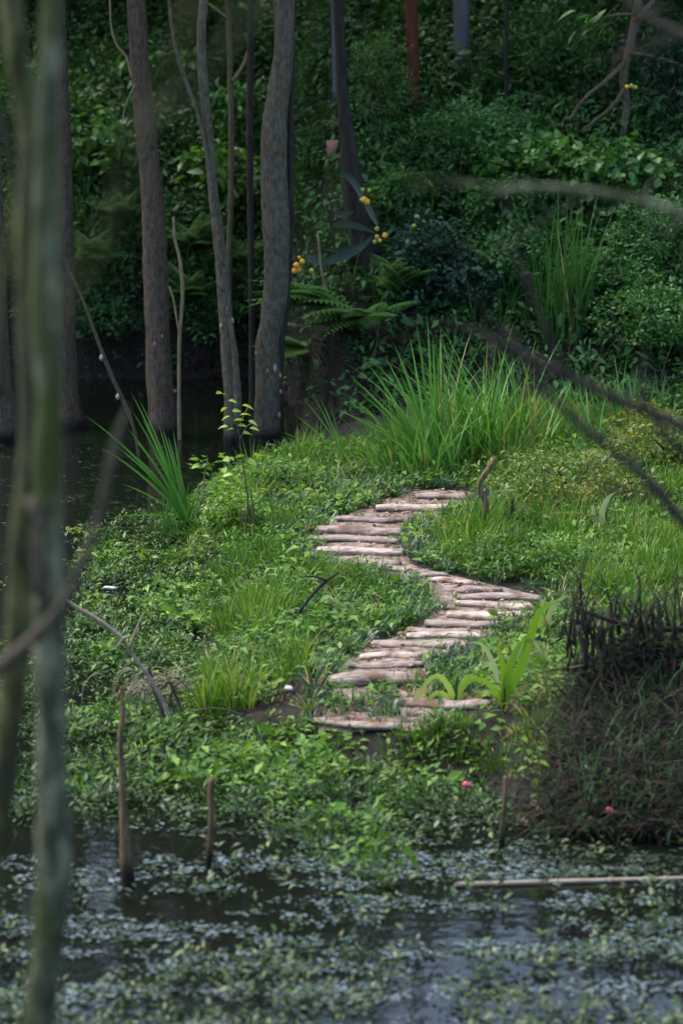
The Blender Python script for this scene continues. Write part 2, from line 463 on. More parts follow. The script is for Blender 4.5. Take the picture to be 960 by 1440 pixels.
def T_tuft(n, L, Wd, rad, lean=(0, .6), bend=(.2, 1.2), nseg=3, var=.3):
    s = Soup()
    for i in range(n):
        a = rng.uniform(0, 2 * math.pi); r = rad * math.sqrt(rng.uniform())
        V, F = blade_geo(L * rng.uniform(.5, 1.15), Wd * rng.uniform(.7, 1.2), rng.uniform(*lean), rng.uniform(*bend), a + rng.normal(0, .5), nseg,
                         math.cos(a) * r, math.sin(a) * r)
        s.add(V, F, rng.uniform(-var, var))
    return s.arrays()


def scatter(templates, P, vinst, scale=(.7, 1.3), tilt=.15, nrm=None):
    """copies of templates at points P -> V, F, A"""
    N = len(P); pick = rng.integers(0, len(templates), N)
    Vs, Fs, As, off = [], [], [], 0
    for t, (tv, tf, ta) in enumerate(templates):
        tf = tf[0]
        ix = np.nonzero(pick == t)[0]
        if not len(ix): continue
        m = len(ix)
        yaw = rng.uniform(0, 2 * math.pi, m); sc = rng.uniform(*scale, m)
        tx, ty = rng.normal(0, tilt, m), rng.normal(0, tilt, m)
        c, s = np.cos(yaw), np.sin(yaw)
        X = (tv[None, :, 0] * c[:, None] - tv[None, :, 1] * s[:, None]) * sc[:, None]
        Y = (tv[None, :, 0] * s[:, None] + tv[None, :, 1] * c[:, None]) * sc[:, None]
        Z = tv[None, :, 2] * sc[:, None]
        X2 = X + Z * tx[:, None]; Y2 = Y + Z * ty[:, None]; Z2 = Z - X * tx[:, None] - Y * ty[:, None]
        if nrm is not None:       # shear flat template to follow slope: z += g.xy
            g = nrm[ix]
            Z2 = Z2 + X * g[:, :1] + Y * g[:, 1:2]
        V = np.stack([X2, Y2, Z2], -1) + P[ix][:, None]
        F = tf[None] + (np.arange(m) * len(tv))[:, None, None] + off
        Vs.append(V.reshape(-1, 3)); Fs.append(F.reshape(-1, 3))
        As.append((vinst[ix][:, None] + ta[None]).ravel())
        off += m * len(tv)
    return np.vstack(Vs), np.vstack(Fs), np.concatenate(As)


def stuff(name, templates, P, vinst, mat, label=None, parent=None, **kw):
    V, F, A = scatter(templates, P, vinst, **kw)
    o = mesh(name, V, F, mat, parent, v=A, origin=P.mean(0) if parent is None else None)
    o['kind'] = 'stuff'
    if label: tag(o, label, name.replace('_', ' '))
    return o


# ------------------------------------------------------------------ terrain
LAND_PX = [(425, 652), (380, 668), (335, 688), (290, 704), (245, 740), (262, 790), (300, 850), (285, 930), (252, 985), (255, 1030), (330, 1050), (420, 1066),
           (560, 1078), (680, 1085), (720, 1120), (790, 1166), (960, 1172), (1300, 1175), (2400, 1185)]
LAND = np.array([at_z(x, y, 0)[:2] for x, y in LAND_PX] + [(60, 60), (-1.0, 60)])


def poly_sd(px, py, poly):
    """signed distance, positive inside"""
    d = np.full(px.shape, 1e9); ins = np.zeros(px.shape, bool)
    n = len(poly)
    for i in range(n):
        a, b = poly[i], poly[(i + 1) % n]
        ab = b - a
        t = np.clip(((px - a[0]) * ab[0] + (py - a[1]) * ab[1]) / (ab @ ab), 0, 1)
        d = np.minimum(d, np.hypot(px - a[0] - t * ab[0], py - a[1] - t * ab[1]))
        c = (a[1] > py) != (b[1] > py)
        xi = a[0] + (py - a[1]) / (b[1] - a[1] + 1e-12) * ab[0]
        ins ^= c & (px < xi)
    return np.where(ins, d, -d)


def sstep(a, b, x):
    t = np.clip((x - a) / (b - a), 0, 1)
    return t * t * (3 - 2 * t)


def bank_line(x):
    return 51.2 - 9.0 * sstep(-1.7, 0.2, x) - 0.8 * sstep(1.5, 5, x) + .5 * (vnoise(x * .6 + 5, x * 0 + 2) - .5)


def height_raw(x, y):
    wob = .5 * (fbm(x, y, 0, .9, 3) - .5)
    sd = poly_sd(x, y, LAND) + wob * .7
    z = -0.5 + .5 * sstep(-1.3, 0, sd) + .26 * sstep(0, .45, sd) + .12 * sstep(.4, 3, sd)
    z = z + sstep(0, 1, sd) * (.12 * (fbm(x, y, 3, 1.1, 3) - .5) + .02 * np.clip(y - 26, 0, 20))
    # mound under the brush heap on the right
    bx, by = at_z(930, 1120, 0)[:2]
    z = z + .75 * np.exp(-(((x - bx) / 1.15) ** 2 + ((y - by - 1.2) / 1.5) ** 2)) * sstep(-.1, .6, sd)
    # hill behind the pond
    u = y - bank_line(x)
    rise = .9 * np.clip(u, 0, 1.3) + .72 * np.clip(u - 1.3, 0, 4.5) + .52 * np.clip(u - 5.8, 0, 60)
    rise = rise * sstep(-.3, .6, u) + .35 * sstep(.5, 3, u) * (fbm(x, y, 9, .8, 3) - .5)
    far = np.maximum(0, u)
    rise = np.minimum(rise, 15 + .05 * far)
    z = np.where(u > -.3, np.maximum(z, 0 + rise - .15 * (z < 0)) + np.maximum(z, 0) * .0, z)
    z = np.where((u > 0), np.maximum(rise, z) + np.where(z > 0, z * np.exp(-u * .5), 0) * (rise > z), z)
    # near bank, where the photographer stands
    z = np.maximum(z, np.minimum(5.6, (12.5 - y) * .55) - .45 * (y > 12.5)) if True else z
    return z


gx = np.concatenate([np.array([-700, -250, -90, -45, -28, -20]), np.arange(-14, 14.01, .16), np.array([20, 28, 45, 90, 250, 700])])
gy = np.concatenate([np.array([-700, -200, -60, -20, -8, 0, 4, 7, 10]), np.arange(11, 64.01, .16), np.array([66, 70, 76, 85, 100, 140, 250, 700])])
GX, GY = np.meshgrid(gx, gy)
GZ = height_raw(GX.ravel(), GY.ravel()).reshape(GX.shape)


def H(x, y):
    x = np.atleast_1d(np.asarray(x, float)); y = np.atleast_1d(np.asarray(y, float))
    i = np.clip(np.searchsorted(gx, x) - 1, 0, len(gx) - 2); j = np.clip(np.searchsorted(gy, y) - 1, 0, len(gy) - 2)
    fx = (x - gx[i]) / (gx[i + 1] - gx[i]); fy = (y - gy[j]) / (gy[j + 1] - gy[j])
    return GZ[j, i] * (1 - fx) * (1 - fy) + GZ[j, i + 1] * fx * (1 - fy) + GZ[j + 1, i] * (1 - fx) * fy + GZ[j + 1, i + 1] * fx * fy


def hit(px, py, lo=14, hi=80):
    """where the sight line through a pixel meets ground or water"""
    d = ray(px, py)
    ys = np.arange(lo, hi, .03)
    X = CAM[0] + d[0] / d[1] * ys; Z = CAM[2] + d[2] / d[1] * ys
    g = np.maximum(H(X, ys), 0)
    k = np.argmax(Z <= g)
    if not (Z <= g).any(): k = len(ys) - 1
    return np.array([X[k], ys[k], g[k]])


ny, nx = GX.shape
ii = np.arange(ny - 1)[:, None] * nx; jj = np.arange(nx - 1)[None]
F = np.stack([ii + jj, ii + jj + 1, ii + nx + jj + 1, ii + nx + jj], -1).reshape(-1, 4)
g = mesh("ground", np.stack([GX.ravel(), GY.ravel(), GZ.ravel()], 1), F, M['soil'])
tag(g, kind='structure')
w = mesh("pond_water", [(-90, 8, 0), (90, 8, 0), (90, 62, 0), (-90, 62, 0)], [[0, 1, 2, 3]], M['water'])
tag(w, kind='structure')

# ------------------------------------------------------------------ log path
EDGE = np.array([(692, 575, 675), (700, 560, 678), (717, 515, 665), (733, 462, 605), (750, 440, 578), (765, 432, 572), (780, 436, 570), (793, 465, 572), (803, 515, 600),
                 (815, 560, 655), (828, 595, 710), (840, 608, 765), (853, 618, 768), (867, 605, 762), (880, 585, 715), (897, 558, 702), (910, 518, 665),
                 (925, 495, 615), (940, 480, 605), (960, 468, 605), (985, 478, 640), (1015, 450, 620), (1030, 450, 590)], float)


def in_path(px, py, m=0):
    l = np.interp(py, EDGE[:, 0], EDGE[:, 1]); r = np.interp(py, EDGE[:, 0], EDGE[:, 2])
    return (py > EDGE[0, 0]) & (py < EDGE[-1, 0]) & (px > l - m) & (px < r + m)


rows = []
ys = np.linspace(692, 1030, 110)
for yy in ys:
    a = hit(np.interp(yy, EDGE[:, 0], EDGE[:, 1]) - 6, yy); b_ = hit(np.interp(yy, EDGE[:, 0], EDGE[:, 2]) + 6, yy)
    rows.append((a, b_))
NX = 26
V = []
for a, b_ in rows:
    t = np.linspace(0, 1, NX)[:, None]
    p = a * (1 - t) + b_ * t
    p[:, 2] = H(p[:, 0], p[:, 1]) + .018 * np.sin(t[:, 0] * math.pi) ** .3 - .004 + .02 * (fbm(p[:, 0], p[:, 1], 0, 9, 2) - .4) * np.sin(t[:, 0] * math.pi)
    V.append(p)
V = np.vstack(V)
ii = np.arange(len(rows) - 1)[:, None] * NX; jj = np.arange(NX - 1)[None]
F = np.stack([ii + jj, ii + NX + jj, ii + NX + jj + 1, ii + jj + 1], -1).reshape(-1, 4)
path = mesh("path", V, F, M['path'])
tag(path, kind='structure')
LOGS = [  # x1, x2, y of the middle of the visible front, thickness in pixels, slope, tone
    (585, 668, 700, 9, -2, 1), (528, 655, 716, 9, -3, 0), (473, 566, 733, 8, 1, 1), (446, 566, 749, 12, 0, 1), (441, 562, 762, 9, 1, 1), (446, 567, 778, 11, 0, 0),
    (482, 562, 792, 10, 3, 1), (515, 575, 802, 7, 2, 1), (574, 630, 810, 7, 2, 1), (603, 664, 819, 8, 3, 0), (640, 702, 831, 8, 2, 1), (642, 762, 841, 9, 3, 1),
    (640, 766, 853, 9, 3, 0), (629, 757, 867, 12, 1, 0), (598, 705, 880, 10, 1, 1), (572, 690, 898, 9, 4, 0), (573, 660, 889, 8, 2, 1), (524, 645, 909, 10, 4, 1),
    (506, 592, 924, 9, -1, 0), (490, 596, 938, 8, 1, 1), (462, 592, 957, 17, 1, 1), (560, 690, 991, 11, 1, 1), (440, 560, 1018, 9, 5, 1)]
for (x1, x2, yy, th, sl, tone) in LOGS:
    a = hit(x1, yy + th * .3 - sl * .5); c = hit(x2, yy + th * .3 + sl * .5)
    D = np.linalg.norm(a - CAM); px_m = FP / D
    R = th / px_m * .55
    n = 7
    t = np.linspace(0, 1, n)[:, None]
    p = a * (1 - t) + c * t
    ph = rng.uniform(0, 6)
    p[:, 1] += .035 * np.sin(t[:, 0] * rng.uniform(3, 6) + ph)
    zz = H(p[:, 0], p[:, 1])
    p[:, 2] = np.polyval(np.polyfit(t[:, 0], zz, 1), t[:, 0]) + R * .8 + rng.uniform(-.005, .008) + .008 * np.sin(t[:, 0] * 5 + ph)
    rr = np.full(n, R) * rng.uniform(.9, 1.08, n); rr[0] *= rng.uniform(.6, .9); rr[-1] *= rng.uniform(.6, .9)
    o = tube("log", p, rr, M['log_grey'] if tone else M['log'], path, seg=14, step=.045, rough=.2, seed=rng.uniform(0, 50), flat=2.1, nscale=1.6)

exec_hooks = []

# ------------------------------------------------------------------ trees
def crown_part(parent, centre, r, n, L, mat, name="crown"):
    T = [T_sprig(12, L, L * .5, L * .9, L * .8, el=(-.9, .7), var=.3) for _ in range(4)]
    d = rng.normal(size=(n, 3)); d /= np.linalg.norm(d, axis=1)[:, None]
    P = np.array(centre) + d * (rng.uniform(.25, 1, n) ** .5)[:, None] * np.array(r)
    keep = vnoise(P[:, 0], P[:, 1], P[:, 2], .9) > .33
    P = P[keep]
    V, F, A = scatter(T, P, .5 + .3 * (vnoise(P[:, 0], P[:, 1], P[:, 2], .7) - .5), tilt=.4)
    o = mesh(name, V, F, mat, parent, v=A)
    o['kind'] = 'stuff'
    return o


def px_pts(lst, y, dy=0.0):
    """lst of (px, py, width px) at horizontal distance y -> points, radii"""
    P, R = [], []
    for k, (a, b_, wd) in enumerate(lst):
        yy = y + dy * k / max(1, len(lst) - 1)
        p = at_y(a, b_, yy)
        P.append(p); R.append(wd * .5 * np.linalg.norm(p - CAM) / FP)
    return P, R


G_TR = "trees standing in the pond"
# each: base px/py, list of points from the base up
def water_tree(label, pts, mat, top=9.3, crown=(0, 0, 0, 2.0), seg=22, ridges=9, limbs=3, name="tree", roots=True, extra=(), rough=.1, lump=.06, group=G_TR, crown_n=150):
    base = at_z(pts[0][0], pts[0][1], 0)
    if H(base[0], base[1])[0] > 0.02: base = hit(pts[0][0], pts[0][1])
    y = base[1]
    P, R = px_pts(pts, y)
    t = thing(name, base, label, "tree", group)
    P = [base + (0, 0, -.6)] + [np.array(p) for p in P]
    R = [R[0] * 1.5, R[0] * 1.12] + R[1:]
    dirn = (P[-1] - P[-2]); dirn /= np.linalg.norm(dirn)
    top_p = P[-1] + dirn * (top - P[-1][2]) / max(.3, dirn[2]); top_p[0] = P[-1][0] + (top_p[0] - P[-1][0]) * .5
    P.append((P[-1] + top_p) / 2 + (0, .1, 0)); R.append(R[-1] * .85)
    P.append(top_p); R.append(R[-1] * .6)
    tube("trunk", P, R, mat, t, seg=seg, step=.09 if seg > 12 else .12, rough=rough, ridges=ridges, seed=rng.uniform(0, 90), lump=lump)
    for k in range(limbs):
        a = rng.uniform(0, 6.28); b0 = P[-2] * (1 - k / limbs) + P[-1] * (k / limbs)
        e = b0 + np.array([math.cos(a) * 1.6, math.sin(a) * 1.6, 1.3])
        tube("limb", [b0, (b0 + e) / 2 + (0, 0, .2), e], [R[-2] * .45, R[-2] * .3, .02], mat, t, seg=6, step=.3, rough=.1)
    if crown_n:
        crown_part(t, top_p + np.array([crown[0], crown[1], .6 + crown[2]]), (crown[3], crown[3], crown[3] * .55), crown_n, .22, M['canopy'])
    return t, P, R


t1, P1, R1 = water_tree("brown trunk in the pond at the far left edge, cut off by the frame",
           [(4, 622, 40), (2, 560, 34), (-2, 440, 26), (-8, 250, 22), (-14, 0, 20)], M['bark_brown'])
water_tree("brown trunk rising from the pond just right of the blurred foreground stems",
           [(99, 602, 44), (96, 575, 34), (92, 480, 30), (90, 360, 28), (88, 200, 26), (84, 90, 24), (80, 0, 22)], M['bark_brown'])
t2, P2, R2 = water_tree("thick brown trunk standing alone in the pond, its foot swept to the right",
           [(231, 612, 46), (229, 585, 40), (224, 510, 36), (220, 430, 34), (217, 330, 32), (211, 240, 29), (203, 160, 28), (196, 80, 27), (192, 0, 26)], M['bark_brown'])
for pl in ([(186, 112, 4), (178, 80, 3.5), (166, 66, 3.5), (157, 40, 3), (155, 0, 3), (154, -30, 3)], [(190, 118, 3), (176, 150, 2.5), (172, 180, 2)]):
    pp, rr = px_pts(pl, P2[1][1] - .3); tube("branch", pp, rr, M['bark_pale'], t2, seg=5, step=.1, rough=.1)
t3, P3, R3 = water_tree("slim bent grey trunk beside the thick bulging trunk, splitting from a pale whip halfway up",
           [(327, 625, 24), (326, 560, 21), (322, 500, 22), (315, 420, 19), (308, 340, 16), (300, 270, 14), (294, 200, 14), (287, 130, 14), (283, 60, 14), (286, 0, 13)],
           M['bark'], seg=16, lump=.04)
pp, rr = px_pts([(313, 375, 4), (308, 340, 6), (301, 280, 6), (291, 215, 6), (278, 160, 5), (262, 115, 6), (248, 70, 5), (240, 20, 5), (236, -30, 4)], P3[1][1] - .1)
tube("branch", pp, rr, M['bark'], t3, seg=7, step=.1, rough=.12)
pp, rr = px_pts([(333, 600, 12), (334, 560, 12), (330, 500, 10), (326, 470, 7), (319, 430, 5)], P3[1][1] - .12)
tube("side_stem", pp, rr, M['bark'], t3, seg=8, step=.1, rough=.15)
t4, P4, R4 = water_tree("straight thin olive stem between the slim bent trunk and the dark pole-like trunk",
           [(322, 560, 9), (322, 400, 9), (325, 260, 8), (325, 130, 8), (322, 40, 8), (320, 0, 8)], M['bark_olive'], seg=9, ridges=0, crown=(0, 0, 0, 1.4), crown_n=80)
pp, rr = px_pts([(327, 114, 5), (338, 98, 4.5), (348, 75, 4), (353, 40, 4), (354, 0, 3.5), (354, -30, 3)], P4[1][1] - .05)
tube("branch", pp, rr, M['bark_pale'], t4, seg=6, step=.1)
pp, rr = px_pts([(320, 25, 4), (305, 14, 4), (290, 3, 3.5), (276, -10, 3)], P4[1][1] - .05)
tube("branch", pp, rr, M['bark_pale'], t4, seg=6, step=.1)
water_tree("very dark thin trunk just left of the thick bulging trunk",
           [(356, 575, 11), (355, 480, 10), (353, 330, 9), (351, 200, 9), (352, 90, 10), (352, 0, 9)], M['bark_dark'], seg=10, ridges=0, crown=(0, 0, 0, 1.4), crown_n=80)
t6, P6, R6 = water_tree("thickest grey-green trunk with a bulge near the top, pink snail eggs near its foot",
           [(377, 618, 42), (376, 590, 38), (377, 530, 36), (376, 490, 34), (381, 455, 30), (388, 400, 35), (388, 330, 38), (386, 270, 38), (385, 190, 37), (391, 130, 30),
            (399, 70, 27), (399, 0, 28)], M['bark'], lump=.05, seg=28, ridges=13)
pp, rr = px_pts([(392, 615, 16), (391, 540, 13), (394, 480, 11), (402, 420, 11), (407, 330, 12), (408, 230, 12), (409, 120, 11), (409, 0, 10), (410, -60, 9)], P6[1][1] - .05, .3)
tube("climbing_vine", pp, rr, M['bark_dark'], t6, seg=10, step=.08, rough=.3, lump=.2)

# dark trunk on the bank, ivy at its foot
tb, Pb, Rb = water_tree("dark leaning trunk on the far bank beside the terracotta shard",
           [(520, 385, 40), (508, 330, 36), (497, 270, 30), (490, 210, 24), (483, 150, 15), (479, 90, 14), (476, 0, 15)], M['bark_dark'], seg=14, ridges=5, rough=.2, group="trees on the far bank")
# stems of the tree at the top right
tr, Pr, Rr = water_tree("spindly grey-brown tree on the bank at the upper right with crooked side branches",
           [(872, 205, 11), (878, 175, 11), (880, 140, 12), (876, 110, 12), (884, 70, 12), (895, 20, 13), (902, -40, 12)], M['bark'], seg=10, ridges=0, group="trees on the far bank")
for pl in ([(876, 90, 7), (850, 115, 6), (820, 140, 5), (800, 170, 5)], [(877, 125, 7), (860, 150, 5), (835, 170, 5), (815, 185, 3)],
           [(884, 74, 6), (912, 78, 5), (940, 86, 5), (975, 100, 4)], [(892, 30, 8), (915, 5, 7), (940, -20, 6)]):
    pp, rr = px_pts(pl, Pr[1][1] - .1)
    tube("branch", pp, rr, M['bark'], tr, seg=6, step=.1, rough=.1)
# a few thin background saplings
for (lab, pts, mt) in (
        ("thin dark sapling stem on the bank, right of the steel pipe post", [(713, 165, 6), (711, 100, 6), (712, 20, 6), (712, -30, 5)], 'bark_dark'),
        ("thin pale sapling rising just left of the strap-leaved plant on the bank", [(470, 470, 4), (462, 420, 4), (452, 380, 4), (447, 330, 3)], 'bark_pale')):
    base = hit(pts[0][0], pts[0][1])
    t = thing("sapling", base, lab, "sapling")
    pp, rr = px_pts(pts, base[1])
    tube("stem", [base - (0, 0, .1)] + pp, [rr[0]] + rr, M[mt], t, seg=6, step=.12, rough=.1)
base = at_z(253, 618, 0)
t = thing("sapling", base, "thin whitish sapling standing in the pond close to the thick brown trunk", "sapling")
pp, rr = px_pts([(253, 625, 6), (252, 540, 5), (253, 470, 5), (257, 420, 5), (254, 370, 5), (246, 335, 4), (244, 305, 3)], base[1])
tube("stem", pp, rr, M['bark_pale'], t, seg=6, step=.1, rough=.1)
pp, rr = px_pts([(253, 470, 3), (249, 450, 3), (244, 420, 3), (238, 402, 2)], base[1])
tube("twig", pp, rr, M['bark_pale'], t, seg=5, step=.1)
pp, rr = px_pts([(254, 430, 3), (258, 412, 3), (259, 395, 2)], base[1])
tube("twig", pp, rr, M['bark_pale'], t, seg=5, step=.1)

# whip leaning over the water at the left
base = at_z(196, 640, 0)
t = thing("leaning_stick", base, "long thin leaning stick with white specks slanting out of the pond at the left", "stick")
pp, rr = px_pts([(197, 645, 5), (188, 600, 5), (172, 560, 7), (158, 530, 6), (142, 490, 5), (120, 430, 4), (98, 380, 3.5), (82, 345, 3)], base[1] - 1.5)
tube("stem", pp, rr, M['twig'], t, seg=7, step=.1, rough=.2)
for (a, b_) in ((143, 503), (166, 558)):
    p = at_y(a, b_, base[1] - 1.56)
    V, F, c = tube_geo([p + (0, 0, -.05), p, p + (0, 0, .05)], [.012, .035, .012], seg=7, step=.03, rough=.3)
    mesh("white_spot", V, [F, c], M['pinkpale'], t)

# posts at the top
for (lab, nm, pts, mt, cat) in (
        ("rusty orange post standing among bushes at the top", "rusty_post", [(583, 158, 15), (577, -30, 19)], 'rust', 'post'),
        ("blue-grey steel pipe post at the top right of the rusty post", "steel_post", [(650, 108, 22), (648, -30, 24)], 'steel', 'post'),
        ("thin dark blue-grey pipe at the top behind the leaning dark trunk", "steel_post", [(474, 160, 12), (472, -30, 16)], 'steel', 'post')):
    base = hit(pts[0][0], pts[0][1])
    t = thing(nm, base, lab, cat)
    pp, rr = px_pts(pts, base[1])
    top = pp[-1] + (pp[-1] - pp[0]) * .5
    tube("shaft", [base - (0, 0, .4), pp[0], pp[-1], top], [rr[0], rr[0], rr[-1], rr[-1]], M[mt], t, seg=18, step=.2, rough=.02)
    r = rr[0]
    tube("collar", [base - (0, 0, .1), base + (0, 0, .05)], [r * 1.35, r * 1.3], M[mt], t, seg=18, step=.2)

# ------------------------------------------------------------------ foreground tree on the near bank (out of focus)
YF = 10.0
fb = np.array([at_y(60, 1440, YF)[0] - .1, YF, H(-1.2, YF)[0]])
ft = thing("foreground_tree", fb, "blurred mossy multi-stemmed tree in the left foreground", "tree")
pp, rr = px_pts([(a, b_, w_ * 1.05) for a, b_, w_ in [(52, 1470, 44), (68, 1330, 42), (77, 1200, 42), (72, 1080, 36), (70, 950, 42), (69, 860, 46), (71, 760, 37), (65, 650, 44), (70, 560, 38), (66, 470, 44), (68, 380, 42), (66, 250, 38), (68, 130, 34), (74, 0, 30), (80, -120, 28)]], YF)
tube("trunk", [fb - (0, 0, .3), fb + (0, 0, .9)] + pp, [.08, .07] + rr, M['moss_bark'], ft, seg=16, step=.06, rough=.2, lump=.16, seed=4)
pp, rr = px_pts([(a, b_, w_ * 1.2) for a, b_, w_ in [(-40, 1440, 30), (-16, 1250, 30), (2, 1100, 32), (18, 980, 32), (26, 880, 32), (32, 760, 34), (40, 690, 34), (46, 600, 34), (44, 480, 34), (42, 350, 34), (45, 230, 30), (36, 150, 28), (24, 80, 28), (14, 0, 28), (6, -100, 26)]], YF + .25)
tube("stem", [fb + (-.3, .25, -.3), fb + (-.25, .25, 1.2)] + pp, [.05, .045] + rr, M['moss_bark2'], ft, seg=14, step=.08, rough=.16, lump=.12, seed=9)
pp, rr = px_pts([(a, b_, w_ * 1.1) for a, b_, w_ in [(0, 560, 18), (2, 450, 12), (8, 380, 10), (18, 300, 9), (12, 200, 10), (-6, 150, 12), (-30, 100, 12)]], YF + .5)
tube("stem", pp, rr, M['moss_bark2'], ft, seg=10, step=.08, rough=.16)
pp, rr = px_pts([(a, b_, w_ * 1.1) for a, b_, w_ in [(-30, 955, 21), (0, 938, 20), (40, 905, 18), (85, 855, 15), (112, 800, 14), (138, 730, 13), (152, 670, 13), (166, 610, 10), (180, 570, 4)]], YF - .2)
tube("branch", pp, rr, M['twig'], ft, seg=10, step=.06, rough=.2, lump=.15)
pp, rr = px_pts([(a, b_, w_ * 1.1) for a, b_, w_ in [(58, 840, 14), (48, 750, 12), (60, 735, 14), (40, 700, 16)]], YF - .1)
tube("branch", pp, rr, M['twig'], ft, seg=8, step=.06, rough=.2)
pp, rr = px_pts([(a, b_, w_ * 1.1) for a, b_, w_ in [(70, 480, 22), (85, 430, 14), (130, 370, 12), (160, 300, 12), (190, 200, 13), (235, 110, 14), (262, 40, 15), (275, -40, 14)]], YF - 5.5)
rr = [q * .6 for q in rr]
tube("branch", pp, rr, M['moss_bark2'], ft, seg=8, step=.06, rough=.2)
pp, rr = px_pts([(a, b_, w_ * 1.1) for a, b_, w_ in [(180, 190, 8), (260, 130, 9), (310, 70, 10), (350, 20, 11), (380, -30, 11)]], YF - 5.6)
rr = [q * .7 for q in rr]
tube("branch", pp, rr, M['moss_bark'], ft, seg=8, step=.06, rough=.2)
crown_part(ft, at_y(60, -560, YF) + (-.8, -.4, .9), (1.1, .8, .5), 90, .12, M['bush_mid'])

# overhanging branches of a tree just outside the right side of the frame
YR = 10.5
rb = np.array([at_y(1230, 700, YR)[0], YR, H(2.2, YR)[0]])
rt = thing("overhanging_tree", rb, "blurred bare tree beyond the right edge reaching thin branches across the view", "tree")
pp, rr = px_pts([(1235, 1300, 60), (1225, 900, 52), (1235, 500, 46), (1220, 100, 40), (1230, -200, 30)], YR)
tube("trunk", [rb - (0, 0, .3)] + pp, [.1] + rr, M['bark'], rt, seg=12, step=.1, rough=.12)
for (pl, mt, dy) in (
        ([(1228, 420, 34), (1080, 345, 26), (960, 302, 20), (900, 284, 18), (830, 270, 17), (760, 264, 14), (710, 268, 10), (684, 276, 5)], 'moss_bark', 0),
        ([(1228, 780, 38), (1080, 660, 30), (960, 600, 22), (880, 567, 20), (800, 528, 18), (740, 500, 17), (690, 475, 14), (650, 458, 7)], 'twig_dark', .3),
        ([(1228, 1010, 36), (1060, 830, 28), (960, 735, 22), (925, 690, 20), (870, 640, 18), (810, 592, 16), (765, 545, 12), (735, 500, 10), (705, 460, 5)], 'twig_dark', -.2),
        ([(800, 528, 10), (770, 470, 9), (735, 380, 8), (700, 330, 5)], 'twig_dark', .3),
        ([(960, 640, 16), (925, 600, 12), (905, 560, 8), (900, 520, 5)], 'twig_dark', .2),
        ([(1225, 180, 26), (1060, 90, 20), (960, 48, 16), (900, 18, 14), (860, -20, 10)], 'twig', 0)):
    pp, rr = px_pts([(a, b_, w_ * .72) for a, b_, w_ in pl], YR + dy)
    bo = tube("branch", pp, rr, M[mt], rt, seg=10, step=.05, rough=.18, lump=.12, seed=rng.uniform(0, 50))
    for q_ in range(2, len(pp) - 1):
        for _k in range(2):
            p0 = pp[q_]; e = p0 + np.array([rng.normal(-.12, .16), rng.normal(0, .1), rng.normal(.0, .17)])
            tube("twig", [p0, (p0 + e) / 2 + rng.normal(0, .02, 3), e], [.006, .004, .002], M[mt], bo, seg=5, step=.05)

# ------------------------------------------------------------------ stakes and sticks
def stick(name, label, cat, chains, mat, base=None, group=None, seg=9, rough=.15, lift=.0, on='hit', flat=True):
    b0 = chains[0][0]
    base = hit(b0[0], b0[1]) if on == 'hit' else at_z(b0[0], b0[1], 0)
    t = thing(name, base, label, cat, group)
    for k, ch in enumerate(chains):
        P, R = px_pts([(a, c_, w_ * .82) for a, c_, w_ in ch], base[1] - .01 * k)
        if k == 0: P = [P[0] - (0, 0, .15)] + P; R = [R[0]] + R
        tube("shaft" if k == 0 else "twig", P, R, mat, t, seg=seg, step=.03, rough=rough, seed=rng.uniform(0, 60))
    return t


stick("bent_stake", "bent pale-topped forked stake standing beside the head of the log path", "stake",
      [[(682, 755, 9), (683, 725, 9), (682, 705, 11), (675, 690, 12), (675, 678, 11), (683, 664, 10), (692, 652, 10), (697, 643, 8)],
       [(680, 700, 8), (684, 692, 7), (684, 686, 5)]], M['stake'])
stick("short_stake", "short thin dark stake to the right of the bent forked stake", "stake", [[(719, 752, 6), (719, 725, 6), (720, 702, 5)]], M['twig_dark'])
stick("forked_twig", "dark forked twig sticking up from the grass left of the log path", "twig",
      [[(405, 888, 5), (420, 862, 5), (438, 838, 5.5), (455, 820, 6), (476, 805, 3)], [(458, 816, 4), (444, 811, 4), (426, 811, 2.5)]], M['twig_dark'])
stick("leaning_stake", "reddish leaning stake beside the withered corn stalks at the right", "stake", [[(878, 752, 9), (885, 740, 9), (893, 730, 8), (903, 722, 7)]], M['stake'])
stick("pond_stake", "tall brown stake with a dark wet foot standing in the water at lower left", "stake",
      [[(181, 1245, 24), (178, 1215, 22), (175, 1160, 15), (172, 1100, 11), (170, 1040, 10), (173, 1005, 10), (171, 965, 5)], [(172, 1000, 4), (177, 962, 3), (194, 953, 3), (212, 958, 2)]], M['stake'], on='w')
stick("pond_stake", "broken brown stake standing in the water between the lily pads, left of centre", "stake",
      [[(293, 1222, 12), (295, 1190, 12), (298, 1150, 11), (297, 1115, 13), (298, 1095, 9)]], M['stake'], on='w')
stick("pond_stake", "slim orange-brown stake standing in the water in front of the brush heap", "stake",
      [[(704, 1196, 9), (706, 1160, 9), (710, 1120, 8), (710, 1092, 6)], [(706, 1188, 4), (722, 1180, 4), (742, 1166, 3)]], M['stake'], on='w')
a = at_z(640, 1244, .02); c = at_z(990, 1234, .02)
t = thing("floating_pole", a, "long pale bamboo pole floating on the pond at lower right", "pole")
tube("shaft", [a, (a * .66 + c * .34), (a * .33 + c * .67), c], [.024, .022, .019, .016], M['bamboo'], t, seg=10, step=.06, rough=.06)
for k in (.18, .4, .62, .84):
    p = a * (1 - k) + c * k; u = (c - a) / np.linalg.norm(c - a)
    tube("node", [p - u * .012, p, p + u * .012], [.022, .027, .022], M['bamboo'], t, seg=10, step=.01)
